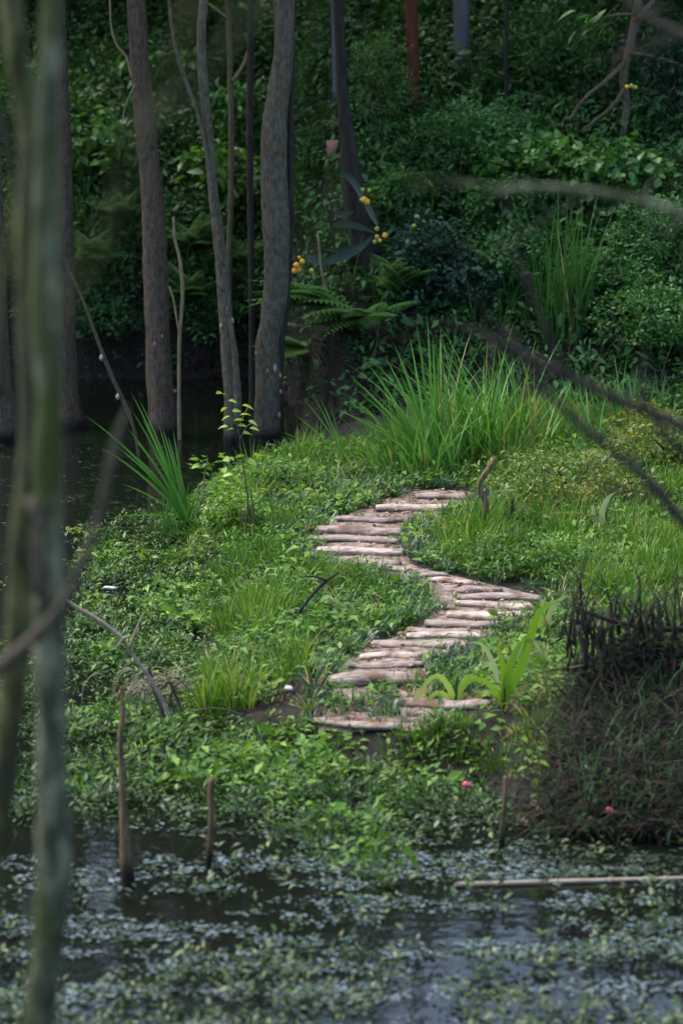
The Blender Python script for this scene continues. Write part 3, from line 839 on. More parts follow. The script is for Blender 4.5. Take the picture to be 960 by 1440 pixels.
# arched dead branch at left over the mat
stick("dead_branch", "pale dead branch arching down into the leafy mat at left, above the tall stake", "branch",
      [[(252, 1040, 5), (235, 1000, 7), (215, 960, 7), (190, 925, 6), (170, 897, 7), (140, 873, 8), (110, 855, 6), (85, 838, 5)],
       [(182, 912, 5), (190, 890, 5), (202, 862, 3)], [(166, 912, 4), (172, 900, 6), (180, 895, 4)]], M['twig_pale'], on='w')
stick("dead_branch", "grey tangled dead branch drooping over the edge of the grassy land at left", "branch",
      [[(238, 1035, 5), (228, 1000, 7), (216, 965, 8), (210, 940, 6), (214, 930, 3)], [(256, 1000, 4), (246, 975, 6), (238, 958, 6), (230, 968, 4)],
       [(246, 1005, 4), (240, 985, 5), (246, 965, 4), (262, 955, 3)]], M['twig'], on='w')
stick("fallen_stick", "short stick lying across the left edge of the log path", "stick", [[(562, 857, 5), (580, 853, 6), (604, 845, 4)]], M['stake'])
stick("fallen_stick", "thin horizontal stick below the tall grass tuft at left", "stick", [[(202, 775, 3), (230, 776, 3), (258, 779, 4), (275, 778, 3)]], M['twig_pale'])
stick("fallen_stick", "weathered stick on the bare patch below the foot of the path", "stick", [[(425, 1005, 5), (448, 1016, 7), (478, 1024, 6), (500, 1028, 4)]], M['twig_pale'])
stick("fallen_stick", "thin curved root above the dark hollow in the grassy edge", "root", [[(340, 1010, 4), (325, 1000, 4), (300, 996, 3), (275, 1000, 3)]], M['twig'])
stick("bank_log", "dark fallen branch lying on the far bank right of the yellow fruit", "branch", [[(570, 295, 6), (600, 283, 7), (640, 262, 6), (662, 255, 4)]], M['twig_dark'])

# pale white bits
for (lab, px, py, r, sq) in (("white scum patch on the water among leaves at left, left end", 132, 832, .03, .5), ("largest white scum patch on the water among leaves at left", 155, 831, .085, .35),
                             ("white scum patch on the water among leaves at left, right end", 184, 830, .04, .4), ("small whitish stone on the bare patch left of the path foot", 406, 975, .04, 1.2)):
    p = hit(px, py)
    V, F, c = tube_geo([p + (-r * 1.3, 0, 0), p + (-r * .5, .02, .01), p + (r * .6, -.02, .012), p + (r * 1.3, 0, 0)], [.004, r * .8, r * .7, .004], seg=10, step=.02, rough=.5, flat=sq)
    V[:, 2] = p[2] + (V[:, 2] - p[2]) * (sq if sq < 1 else 1) + .03
    o = mesh("scum_patch" if r != .04 or sq != 1.2 else "stone", V, [F, c], M['white'], None, origin=p)
    tag(o, lab, "scum" if sq != 1.2 else "stone")


def egg(px, py, w_, h_, depth, mat, label, off=-.05):
    p = at_y(px, py, depth + off)
    k = np.linalg.norm(p - CAM) / FP * .72
    V, F, c = tube_geo([p + (0, 0, -h_ * k * .5), p + (0, 0, -h_ * k * .25), p, p + (0, 0, h_ * k * .25), p + (0, 0, h_ * k * .5)],
                       [w_ * k * .15, w_ * k * .5, w_ * k * .55, w_ * k * .45, w_ * k * .12], seg=10, step=.02, rough=.35, seed=rng.uniform(0, 99), nscale=20)
    o = mesh("snail_egg_cluster", V, [F, c], mat, None, origin=p)
    tag(o, label, "snail eggs", "snail egg clusters stuck on the trunks")


def tdepth(P, R, py):
    """front face distance of a trunk at a pixel row"""
    pr = [proj(q)[1] for q in P]
    return P[1][1] - np.interp(py, pr[::-1], R[::-1])


egg(218, 484, 5, 12, tdepth(P2, R2, 484), M['pink'], "left pink egg cluster of the pair on the lone thick brown trunk", -.01)
egg(228, 473, 4, 8, tdepth(P2, R2, 473), M['pink'], "right, higher pink egg cluster of the pair on the lone thick brown trunk", -.01)
egg(246, 550, 7, 9, tdepth(P2, R2, 550) + .2, M['pink'], "red-pink egg cluster low on the right side of the lone thick brown trunk", -.05)
egg(327, 451, 6, 13, tdepth(P3, R3, 451), M['pink'], "pink egg cluster on the slim bent grey trunk", -.01)
egg(311, 458, 5, 9, tdepth(P3, R3, 458), M['pinkpale'], "whitish egg cluster on the left side of the slim bent grey trunk", 0)
egg(376, 522, 5, 9, tdepth(P6, R6, 522), M['pink'], "pink egg cluster on the left of the row on the thickest trunk", -.01)
egg(387, 518, 6, 16, tdepth(P6, R6, 518), M['pinkpale'], "tall pale pink egg cluster in the middle of the thickest trunk's foot", -.01)
egg(394, 528, 4, 10, tdepth(P6, R6, 528), M['pinkpale'], "pale egg cluster just right of the tall pale one on the thickest trunk", -.01)
egg(395, 551, 5, 10, tdepth(P6, R6, 551), M['pink'], "pink egg cluster at the right edge of the thickest trunk, below the pale ones", -.03)
egg(393, 584, 6, 12, tdepth(P6, R6, 584), M['pink'], "lowest pink egg cluster at the right edge of the thickest trunk", -.03)
egg(360, 497, 4, 8, tdepth(P6, R6, 497), M['pink'], "small pink egg cluster at the left edge of the thickest trunk", 0.02)

# pink fallen flowers / floats at the muddy edge
for (px, py, r, lab) in ((657, 1105, 6.5, "bright pink oval bud at the muddy water edge below the path"), (857, 1140, 5, "dull pink bud hanging low in the brush heap")):
    p = hit(px, py + 6); p = at_y(px, py, p[1] - .45); k = np.linalg.norm(p - CAM) / FP
    t = thing("pink_bud", p, lab, "bud")
    tube("bud", [p + (-r * k * 1.1, 0, 0), p + (-r * k * .5, 0, .01), p + (r * k * .4, 0, 0), p + (r * k * 1.2, 0, -.01)], [r * k * .3, r * k * .75, r * k * .65, r * k * .15], M['bud'], t, seg=12, step=.01, rough=.1)
    tube("stalk", [p + (r * k, 0, 0), p + (r * k * 1.6, .01, -.01), p + (r * k * 2.6, .02, -.03)], [.005, .004, .003], M['twig_pale'], t, seg=6, step=.02)

# terracotta shard hung at the dark trunk
p = at_y(467, 210, Pb[1][1] - .6); k = np.linalg.norm(p - CAM) / FP
V = np.array([(-8, 0, 12), (8, 0, 13), (7, 0, 2), (-3, 0, -13), (-7, 0, -8)], float) * k
V = np.vstack([V, V + (0, .05, 0)]) + p
F5 = [[0, 1, 2, 3, 4], [9, 8, 7, 6, 5]]; F4 = [[i, i + 5, (i + 1) % 5 + 5, (i + 1) % 5] for i in range(5)]
tag(mesh("terracotta_shard", V, [F5, F4], M['clay'], None, smooth=False, origin=p), "terracotta shard with a slanting lower edge wedged beside the dark trunk", "shard")

s = Soup()
b_ = hit(228, 1000)
for i in range(46):
    p0 = b_ + np.array([rng.normal(0, .22), rng.normal(0, .12), rng.uniform(.15, .42)]); d_ = rng.choice([-1, 1])
    s.tube([p0, p0 + (d_ * .12, -.04, .06), p0 + (d_ * .24, -.08, -.06), p0 + (d_ * .27, -.1, -.3)], [.005, .006, .005, .003], seg=4, step=.06)
o = s.build("dry_strands", M['twig_pale']); tag(o, "curled dry grass strands drooping over the leafy edge below the dead branch", "dry grass", kind='stuff')

# ------------------------------------------------------------------ plants as things
def clump(name, label, cat, px, py, n, L, Wd, mat, lean=(.05, .8), bend=(.2, 1.0), rad=.15, nseg=6, group=None, parts=True, yaw=None, var=(.2, .8), base=None, part="blade"):
    base = hit(px, py) if base is None else base
    t = thing(name, base, label, cat, group)
    s = Soup()
    for i in range(n):
        a = rng.uniform(0, 2 * math.pi) if yaw is None else rng.normal(*yaw)
        r = rad * math.sqrt(rng.uniform()); aa = rng.uniform(0, 6.28)
        x0, y0 = math.cos(aa) * r, math.sin(aa) * r
        z0 = float(H(base[0] + x0, base[1] + y0)[0]) - base[2] - .02
        V, F = blade_geo(L * rng.uniform(.45, 1.1), Wd * rng.uniform(.6, 1.2), rng.uniform(*lean), rng.uniform(*bend), a, nseg, x0, y0, max(z0, -.3))
        v = rng.uniform(*var)
        if parts and i < 260:
            mesh(part, V + base, F, mat, t, v=np.full(len(V), v))
        else:
            s.add(V + base, F, v)
    if s.n:
        o = s.build(part, mat, t); o['kind'] = 'stuff'
    return t


def tip_blades(t, base, tips, Wd, mat, nseg=9, sag=.12, v=(.3, .8), part="blade"):
    """blades that reach given pixel tips"""
    for (a, b_, *r) in tips:
        root = base + np.array([rng.uniform(-.06, .06), rng.uniform(-.05, .05), -.02])
        if r: root = np.array(r[0], float)
        e = at_y(a, b_, base[1] + rng.uniform(-.3, .3))
        mid = (root + e) / 2 + np.array([0, 0, sag * np.linalg.norm(e - root)])
        tt = np.linspace(0, 1, nseg + 1)[:, None]
        C = (1 - tt) ** 2 * root + 2 * tt * (1 - tt) * mid + tt ** 2 * e
        T = e - root; side = np.cross(T, [.15, 1, .3]); side /= np.linalg.norm(side)
        w_ = Wd / 2 * np.clip(np.minimum(1, .5 + 2.5 * tt) * (1 - tt ** 2.5), 0, 1)
        V = np.stack([C - side * w_, C + np.array([0, -.15, 0]) * w_, C + side * w_], 1)[:-1].reshape(-1, 3)
        V = np.vstack([V, e])
        F = []
        for i in range(nseg - 1):
            q = 3 * i
            F += [(q, q + 1, q + 4), (q, q + 4, q + 3), (q + 1, q + 2, q + 5), (q + 1, q + 5, q + 4)]
        q = 3 * (nseg - 1); F += [(q, q + 1, q + 3), (q + 1, q + 2, q + 3)]
        mesh(part, V, F, mat, t, v=np.full(len(V), rng.uniform(*v)))


# tall tuft at the left
tl = clump("tall_grass_tuft", "tall green grass tuft at the land's left edge, blades reaching over the water", "grass tuft", 250, 755, 150, .8, .02, M['reed'], lean=(.05, 1.0), rad=.3, var=(.1, .6))
bt = hit(262, 745); bt = bt + (0, 0, .15)
tip_blades(tl, bt, [(183, 549), (184, 575), (118, 583), (176, 598), (190, 640), (205, 660), (140, 628), (228, 600), (200, 588), (236, 612), (222, 592), (247, 640), (160, 625), (212, 630),
                    (195, 560), (170, 680), (150, 730), (243, 602), (188, 616)], .042, M['reed'], v=(.4, .85))
# big reed clump
reed_spots = [(805, 625, 60, 1.3, "loose grass clump between the bright stand and the blurred dark branches"), (870, 600, 50, 1.2, "loose grass clump at the right, crossed by the blurred dark branch"), (530, 668, 34, 1.0, "small grass clump leaning over the dark shore left of the reeds"), (578, 668, 70, 1.5, "left-leaning reed-like grass clump between the low left clump and the broad one"), (612, 668, 110, 1.6, "broad reed-like grass clump left of centre behind the log path head"), (645, 655, 140, 2.1, "tallest bright reed-like grass clump behind the bent stake"),
              (692, 650, 140, 2.1, "bright reed-like grass clump just behind and right of the bent stake"), (738, 640, 90, 1.9, "reed-like grass clump at the right end of the bright stand"),
              (560, 672, 45, .95, "low reed-like grass clump at the left end of the bright stand")]
for (px, py, n, L, lab) in reed_spots:
    clump("reed_grass_clump", lab, "grass clump", px, py, n, L, .032, M['reed'], lean=(.05, .75), bend=(.15, 1.1), rad=.4, nseg=7, group="reed-like grass clumps behind the path", var=(.25, 1.06), yaw=(math.pi, 1.3) if px > 600 else (math.pi, .7))
tr_ = clump("reed_grass_clump", "left-leaning reed grass fan spreading its long blades over the dark bank edge", "grass clump", 600, 672, 20, 1.0, .024, M['reed'], rad=.15, group="reed-like grass clumps behind the path", var=(.4, .8))
bt = hit(610, 665)
tip_blades(tr_, bt, [(490, 528), (515, 510), (500, 585), (480, 560), (552, 480), (575, 470), (560, 495), (590, 478), (525, 560), (585, 455), (620, 462), (530, 540), (608, 470), (545, 560), (640, 470), (497, 545), (505, 600), (518, 545), (540, 500), (486, 605), (560, 520), (570, 545), (535, 590), (470, 575), (600, 440)], .042, M['reed'], v=(.45, .9))
t = clump("reed_grass_clump", "sparse grass fan in front of the thickest trunk's foot, right of it", "grass clump", 487, 655, 14, .6, .02, M['reed'], rad=.15, group="reed-like grass clumps behind the path", var=(.3, .7))
bt = hit(490, 655)
tip_blades(t, bt, [(425, 560), (438, 552), (412, 582), (450, 560), (395, 608), (462, 565), (470, 600), (380, 640)], .024, M['reed'], v=(.4, .8))
clump("reed_grass_clump", "dull upright reed clump on the bank above the bright stand of reeds", "grass clump", 790, 475, 100, 2.5, .036, M['reed'], lean=(0, .35), bend=(0, .5), rad=.4, nseg=7, group="reed-like grass clumps behind the path", var=(.0, .5))
clump("reed_grass_clump", "thin reed clump on the slope at the right edge, below the broad shrubs", "grass clump", 900, 590, 60, 1.0, .02, M['bush_mid'], lean=(0, .7), rad=.4, group="reed-like grass clumps behind the path", var=(.3, 1))
b0 = hit(800, 470); t = thing("dry_reed", b0, "single dry orange reed blade standing above the dull upright reed clump", "reed")
tip_blades(t, b0, [(782, 312)], .03, M['straw'], v=(.4, .6), sag=0)
# long blades over the yellow shrub
b0 = hit(800, 690); t = thing("long_blade_grass", b0, "few long pale grass blades arching over the yellow-green shrub", "grass tuft")
tip_blades(t, b0, [(822, 575), (835, 566), (790, 630), (895, 655), (905, 700), (760, 640)], .03, M['reed'], v=(.6, .9), sag=.2)

# corn-like plants on the path
def corn(label, px, py, leaves, W0=.07, mat='corn', name="corn_plant"):
    b0 = hit(px, py); t = thing(name, b0, label, "corn plant", "corn plants beside the path")
    tube("stalk", [b0 - (0, 0, .05), b0 + (.005, 0, .15), b0 + (.02, 0, .3)], [.016, .014, .008], M['bush_light'], t, seg=7, step=.05)
    for (pts, mt, w_) in leaves:
        P = [at_y(a, b_, b0[1] - .02 * k) for k, (a, b_) in enumerate(pts)]
        C, _r = smooth_path(P, 1.0, .05)
        n = len(C); tt = np.linspace(0, 1, n)[:, None]
        T = np.gradient(C, axis=0); side = np.cross(T, [.2, 1.0, .1]); side /= np.linalg.norm(side, axis=1)[:, None] + 1e-9
        ww = w_ * W0 / 2 * np.clip(np.minimum(1, .45 + 3 * tt) * (1 - tt ** 3), .02, 1)
        V = np.stack([C - side * ww, C + np.array([0, .25, 0]) * ww, C + side * ww], 1).reshape(-1, 3)
        i = np.arange(n - 1)[:, None] * 3
        F = np.vstack([np.hstack([i, i + 1, i + 4, i + 3]), np.hstack([i + 1, i + 2, i + 5, i + 4])])
        mesh("leaf", V, F, M[mt], t, v=np.full(len(V), rng.uniform(.2, .9)) * 1.0)


corn("tallest light green corn plant with broad folded leaves beside the path foot", 708, 1000, [
    ([(708, 1000), (714, 950), (725, 915), (745, 890)], 'corn', 1.3), ([(708, 1000), (708, 950), (702, 915), (698, 900)], 'corn', 1.2),
    ([(712, 980), (735, 930), (750, 880), (762, 855), (790, 845)], 'corn', 1.4), ([(725, 925), (740, 900), (752, 905), (765, 925)], 'corn_pale', .8),
    ([(700, 960), (692, 930), (675, 905), (655, 905)], 'corn_pale', .8), ([(712, 985), (728, 975), (742, 960)], 'straw', .8), ([(705, 990), (690, 965), (672, 955), (655, 962), (640, 990)], 'corn', .9)])
corn("corn plant with drooping leaves next to the leafy foot of the path", 640, 990, [
    ([(640, 990), (630, 965), (615, 950), (598, 962), (588, 985)], 'corn', 1.0), ([(642, 985), (650, 960), (662, 950), (678, 965)], 'corn', .9), ([(640, 990), (622, 975), (605, 980), (590, 1010)], 'corn', .8),
    ([(600, 968), (590, 975), (582, 992), (590, 1004)], 'straw', 1.2), ([(640, 988), (655, 975), (660, 985)], 'straw', .8)])
corn("corn plant with a pale arching leaf by the brush heap", 790, 900, [
    ([(772, 905), (770, 870), (782, 848), (798, 838), (806, 845)], 'corn_pale', .9), ([(772, 905), (760, 880), (765, 855), (785, 842)], 'corn', 1.2), ([(778, 900), (790, 875), (798, 882)], 'corn_pale', .8),
    ([(770, 905), (768, 880), (762, 860)], 'straw', .8)])
corn("withered corn stalk with one pale upright leaf, right of the short stake", 850, 745, [
    ([(848, 745), (846, 720), (855, 700), (868, 690)], 'corn_pale', 1.2), ([(842, 745), (834, 725), (834, 708)], 'corn_pale', 1.1), ([(845, 745), (838, 728), (815, 722), (780, 722), (752, 735), (738, 752)], 'straw', .5),
    ([(850, 748), (862, 742), (852, 738)], 'straw', 1), ([(840, 742), (825, 745), (830, 755)], 'corn_pale', .8)])
for (lab, px, py, chains) in (
        ("upright yellow dry leaf beside the middle of the path", 714, 812, [[(714, 812), (715, 800), (714, 786)], [(712, 812), (704, 812), (700, 816)], [(714, 812), (724, 800), (732, 792)]]),
        ("yellow dry leaves curled up at the foot of the path near the water edge", 530, 1025, [[(540, 1030), (528, 1018), (516, 1008)], [(542, 1028), (542, 1015), (540, 1008)]]),
        ("pair of yellow dry leaves standing between the corn plants", 668, 990, [[(668, 992), (660, 982), (652, 984)], [(670, 990), (672, 978), (668, 970)]])):
    b0 = hit(px, py); t = thing("dry_leaf_bundle", b0, lab, "dry leaves")
    for ch in chains:
        P = [at_y(a, b_, b0[1]) for a, b_ in ch]
        n = 7; C, _r = smooth_path(P, 1., .03); n = len(C); tt = np.linspace(0, 1, n)[:, None]
        T = np.gradient(C, axis=0); side = np.cross(T, [.2, 1, .1]); side /= np.linalg.norm(side, axis=1)[:, None] + 1e-9
        ww = .045 * np.clip(np.minimum(1, .4 + 3 * tt) * (1 - tt ** 3), .02, 1)
        V = np.stack([C - side * ww, C + side * ww], 1).reshape(-1, 3); i = np.arange(n - 1)[:, None] * 2
        mesh("leaf", V, np.hstack([i, i + 1, i + 3, i + 2]), M['straw'], t, v=np.full(len(V), rng.uniform(.3, 1)))

# lime-leaved sapling at the left
b0 = hit(352, 765)
t = thing("lime_sapling", b0, "slender sapling with bright lime heart-shaped leaves above the left grass", "sapling")
for ch in ([(352, 765, 4), (350, 720, 4), (346, 680, 3.5), (340, 640, 3), (334, 600, 3), (322, 570, 2), (314, 556, 2)], [(342, 765, 4), (340, 735, 4), (338, 710, 3)], [(358, 765, 4), (357, 720, 4), (352, 690, 3)],
           [(335, 600, 2), (345, 580, 2), (350, 571, 1.5)], [(346, 760, 3), (347, 725, 3), (350, 690, 2)], [(337, 618, 2), (348, 598, 2), (357, 594, 1.5)]):
    pp, rr = px_pts(ch, b0[1]); rr = [q * .62 for q in rr]; tube("stem", pp, rr, M['bark_brown'] if ch[0][1] > 700 else M['bark_pale'], t, seg=5, step=.08)
for (a, b_, sz, dr) in ((309, 555, 13, -1), (316, 573, 10, -1), (325, 563, 8, 1), (345, 570, 11, 1), (342, 584, 10, 1), (320, 585, 9, -1), (354, 592, 10, 1), (333, 592, 9, 1), (316, 600, 10, -1), (355, 602, 9, 1),
                      (348, 610, 13, 1), (326, 603, 8, -1), (360, 640, 9, 1), (353, 648, 12, 1), (340, 641, 9, -1), (345, 660, 10, 1), (323, 667, 9, -1), (330, 578, 8, 1), (338, 598, 8, 1), (357, 662, 8, 1), (334, 668, 9, -1)):
    p = at_y(a, b_, b0[1] + rng.uniform(-.08, .08)); k = np.linalg.norm(p - CAM) / FP
    V, F = leaf_geo(sz * k * 1.6, sz * k * 1.0, .3, .35, True)
    V = orient(V, -dr * math.pi / 2 + rng.normal(0, .5), rng.uniform(-.3, .35), rng.normal(0, .5))
    mesh("leaf", V + p - (dr * sz * k * .5, 0, 0), F, M['lime_bright'], t, v=np.full(len(V), rng.uniform(.1, 1)))
b0 = hit(300, 735)
t = thing("leafy_seedling", b0, "small seedling with round green leaves and a reddish tip, left of the lime sapling", "sapling")
pp, rr = px_pts([(288, 735, 1.6), (286, 690, 2.5), (288, 665, 2), (292, 645, 2)], b0[1]); tube("stem", pp, rr, M['bark_pale'], t, seg=5, step=.08)
for k_ in range(30):
    a, b_ = 266 + rng.uniform(0, 54), 636 + rng.uniform(0, 30)
    p = at_y(a, b_, b0[1] + rng.uniform(-.12, .12)); k = np.linalg.norm(p - CAM) / FP
    V, F = leaf_geo(15 * k, 11 * k, .2, .3, True)
    V = orient(V, rng.uniform(0, 6.28), rng.uniform(-.2, .3), rng.normal(0, .4))
    mesh("leaf", V + p, F, M['herb_leaf'], t, v=np.full(len(V), rng.uniform(.5, 1)))


BIG = {}


def bush(label, px, py, rx, h, n, L, Wd, mat, name="shrub", cat="shrub", group="shrubs on the far bank", el=(-.6, .8), stems=4, base=None, ry=None, two=False, spr=9, lift=0.0):
    base = hit(px, py) if base is None else base
    t = thing(name, base, label, cat, group)
    for k in range(stems):
        a = rng.uniform(0, 6.28); e = base + np.array([math.cos(a) * rx * .5, math.sin(a) * rx * .4, lift + h * rng.uniform(.5, .9)])
        tube("stem", [base + (math.cos(a) * .05, math.sin(a) * .05, -.1), (base + e) / 2 + (.05, 0, .1), e], [.022, .016, .006], M['bark_dark'], t, seg=5, step=.2)
    T = [T_sprig(spr, L, Wd, L * 1.1, L * 1.0, el=el, two=two, var=.28) for _ in range(5)]
    ry = ry or rx
    d = rng.normal(size=(n, 3)); d /= np.linalg.norm(d, axis=1)[:, None]
    q = d * (rng.uniform(.15, 1, n) ** .4)[:, None]
    lob = .55 + .9 * vnoise(d[:, 0] * 2.5 + px, d[:, 1] * 2.5, d[:, 2] * 2.5, 1.0)
    P = base + np.array([0, 0, lift + h * .5]) + q * np.array([rx, ry, h * .52]) * lob[:, None]
    gz = H(P[:, 0], P[:, 1]); P[:, 2] = np.maximum(P[:, 2], gz + rng.uniform(0, .1, n))
    keep = (vnoise(P[:, 0] + px, P[:, 1], P[:, 2], 2.2) > .36) | (rng.uniform(size=len(P)) < .12)
    P = P[keep]
    if L > .3:                                    # leaves large enough to pick apart: each one a part, sharing a few meshes
        if mat not in BIG:
            BIG[mat] = []
            for q_ in range(8):
                lv, lf = leaf_geo(1.0, .5 * rng.uniform(.85, 1.1), .25, .12 + .05 * q_, True)
                lo = mesh("leaf", lv, lf, M[mat], None, v=np.full(len(lv), .08 + .13 * q_)); BIG[mat].append(lo.data); bpy.data.objects.remove(lo)
        for p_ in P[rng.permutation(len(P))]:
            for _ in range(3):
                if len(t.children) > 285: break
                lo = bpy.data.objects.new("leaf", BIG[mat][rng.integers(0, 8)]); COL.objects.link(lo)
                lo.parent = t; lo.location = p_ - base + rng.normal(0, .1, 3); sc_ = L * rng.uniform(.65, 1.15); lo.scale = (sc_, sc_, sc_)
                lo.rotation_euler = (rng.uniform(-.9, .7), rng.normal(0, .4), rng.uniform(0, 6.28))
        return t
    V, F, A = scatter(T, P, .5 + .5 * (vnoise(P[:, 0], P[:, 1], P[:, 2], 1.5) - .5), tilt=.35)
    o = mesh("foliage", V, F, M[mat], t, v=A); o['kind'] = 'stuff'
    return t


bush("yellow-green shrub with orange leaves beyond the bent stake", 795, 705, 1.1, .7, 330, .085, .035, 'bush_yellow', group="shrubs near the path", two=True)
bush("low bright yellow-green bush around the foot of the lime sapling", 330, 750, .42, .55, 170, .07, .035, 'lime', group="shrubs near the path")
bush("low leafy bush right of the lime sapling at the water edge", 395, 690, .55, .4, 200, .07, .03, 'herb_leaf', group="shrubs near the path")
bush("small yellowish bush at the left edge of the leafy mat, behind the blurred branch", 118, 770, .3, .3, 60, .07, .04, 'lime', group="shrubs near the path", stems=2)
bush("dense dark green herb patch below the bent stake", 735, 800, .85, .3, 420, .075, .035, 'herb_leaf', group="shrubs near the path", stems=2)
BUSHES = [
    ("broad-leaved bush at the upper left between two trunks", 140, 260, 1.0, 1.6, 120, .36, .17, 'bush_light', 5),
    ("broad-leaved bush high at upper left, against the dark forest", 225, 130, .9, 1.1, 88, .36, .17, 'bush_light', 5),
    ("broad-leaved bush seen between the slim bent trunk and the olive stem", 320, 300, .9, 1.5, 120, .36, .17, 'bush_light', 5),
    ("leafy bush behind the very dark thin trunk", 345, 200, .8, 1.2, 120, .2, .08, 'bush_mid', 6),
    ("pale-leaved bush just right of the thickest trunk", 435, 300, .5, 1.6, 260, .09, .04, 'bush_mid', 9),
    ("fine-leaved bush above, between the thickest trunk and the leaning dark trunk", 440, 170, .5, 1.3, 220, .09, .04, 'bush_mid', 9),
    ("tall fine-leaved shrub left of the rusty post", 535, 190, .65, 2.0, 520, .075, .032, 'bush_light', 9),
    ("fine-leaved shrub around the foot of the rusty post", 600, 250, .9, 1.1, 460, .08, .035, 'bush_mid', 9),
    ("broad drooping shrub below the steel pipe post", 680, 260, 1.0, 1.5, 460, .11, .05, 'bush_mid', 9),
    ("dark bluish shrub with hand-shaped leaves at the centre, right of the yellow fruit", 600, 430, .75, 1.5, 300, .13, .085, 'bush_blue', 7),
    ("dark bluish shrub hanging over the bright reeds", 660, 440, .6, .9, 180, .12, .08, 'bush_blue', 7),
    ("bright broad-leaved vine mound below the upper right tree", 760, 270, 1.0, .9, 170, .16, .13, 'bush_light', 6),
    ("bright broad-leaved vine mound at the right, above the fine-leaved shrubs", 870, 280, .9, .9, 150, .16, .13, 'bush_light', 6),
    ("fine-leaved shrub at the right edge, upper one", 930, 380, .9, 1.2, 480, .08, .035, 'bush_mid', 9),
    ("fine-leaved shrub at the right edge above the blurred dark branch", 920, 500, .9, 1.2, 480, .085, .04, 'bush_light', 9),
    ("bushy shrub at the right edge among yellow leaves, under the blurred branches", 935, 660, .8, .9, 380, .085, .04, 'bush_yellow', 9),
    ("glossy dark bush in the top right corner behind the crooked branches", 940, 180, .9, 2.0, 260, .16, .07, 'bush_blue', 7),
    ("dark leafy bush at the top between pipe post and crooked tree", 780, 130, 1.1, 1.6, 330, .14, .06, 'bush_mid', 8),
    ("low dark bush on the bank behind the reeds, left of the dull reed clump", 720, 400, .8, .9, 300, .1, .05, 'bush_mid', 9),
    ("medium green bush in the middle of the slope under the pale arching branch", 700, 330, .9, 1.0, 360, .1, .045, 'bush_mid', 9),
    ("dark bush right of the dull reed clump", 850, 430, .8, 1.0, 360, .09, .04, 'bush_mid', 9),
    ("light-leaved bush between the dark trunk and the bluish shrub", 560, 310, .6, .9, 260, .1, .045, 'bush_light', 9),
    ("leafy bush at the upper left edge behind the foreground stems", 30, 200, 1.0, 1.6, 160, .2, .1, 'bush_dark', 6),
    ("low green bush under the ferns at the left bank edge", 150, 480, .8, .8, 240, .1, .045, 'bush_dark', 8),
    ("low green bush hanging over the water between the slim and the thick trunk", 290, 480, .8, .9, 240, .1, .045, 'bush_dark', 8),
]
for (lab, px, py, rx, h, n, L, Wd, mt, spr) in BUSHES:
    bush(lab, px, py, rx, h, n, L, Wd, mt, spr=spr, two=L > .15)
# the broad leaves at the top right
b0 = hit(880, 190)
t = thing("broad_leaf_sprays", at_y(830, 40, b0[1] - .5), "spray of large pale green leaves hanging at the top, left of the crooked grey tree", "leaves")
pp, rr = px_pts([(895, 20, 6), (860, 22, 5), (830, 35, 4), (815, 50, 3)], b0[1] - .5); tube("twig", pp, rr, M['bark'], t, seg=5, step=.1)
for k_ in range(22):
    p = at_y(815 + rng.uniform(-5, 60), 10 + rng.uniform(0, 45), b0[1] - .5 + rng.uniform(-.2, .2))
    V, F = leaf_geo(rng.uniform(.3, .45), .12, .25, .4, True); V = orient(V, math.pi / 2 + rng.normal(0, .9), rng.uniform(-.6, .3), rng.normal(0, .5))
    mesh("leaf", V + p, F, M['bush_light'], t, v=np.full(len(V), rng.uniform(.2, .9)))


def fern(label, px, py, n, L, yawc=None, base=None, lift=.35, mat='fern'):
    base = hit(px, py) if base is None else base
    t = thing("fern", base, label, "fern", "ferns on the far bank")
    L *= 1.35
    for i in range(int(n * 1.3)):
        yaw = rng.uniform(0, 6.28) if yawc is None else rng.normal(yawc, .75)
        l = L * rng.uniform(.6, 1.1); lean = rng.uniform(.3, .9) + (.45 if yawc and yawc > 0 else 0); bd = rng.uniform(.5, 1.1)
        ns = 16; tt = np.linspace(0, 1, ns); ang = lean + bd * tt
        h = np.concatenate([[0], np.cumsum(np.sin(ang[:-1]) * l / ns)]); z = np.concatenate([[0], np.cumsum(np.cos(ang[:-1]) * l / ns)])
        V, F = [], []
        for k in range(2, ns):
            w_ = l * .2 * math.sin(math.pi * min(1, (tt[k] * .85 + .12))) + .01
            for s_ in (-1, 1):
                q = len(V)
                V += [(h[k] - l / ns * .35, 0, z[k]), (h[k] + l / ns * .35, 0, z[k] - .004), (h[k] + l / ns * .9, s_ * w_, z[k] - w_ * .25), (h[k] + l / ns * .1, s_ * w_ * .6, z[k] - w_ * .08)]
                F += [(q, q + 1, q + 2), (q, q + 2, q + 3)]
        V = np.array(V); c, s = math.cos(yaw), math.sin(yaw)
        V = np.stack([V[:, 0] * c - V[:, 1] * s, V[:, 0] * s + V[:, 1] * c, V[:, 2] + lift], 1) + base
        mesh("frond", V, np.array(F), M[mat], t, v=np.full(len(V), rng.uniform(.1, .9)), smooth=False)


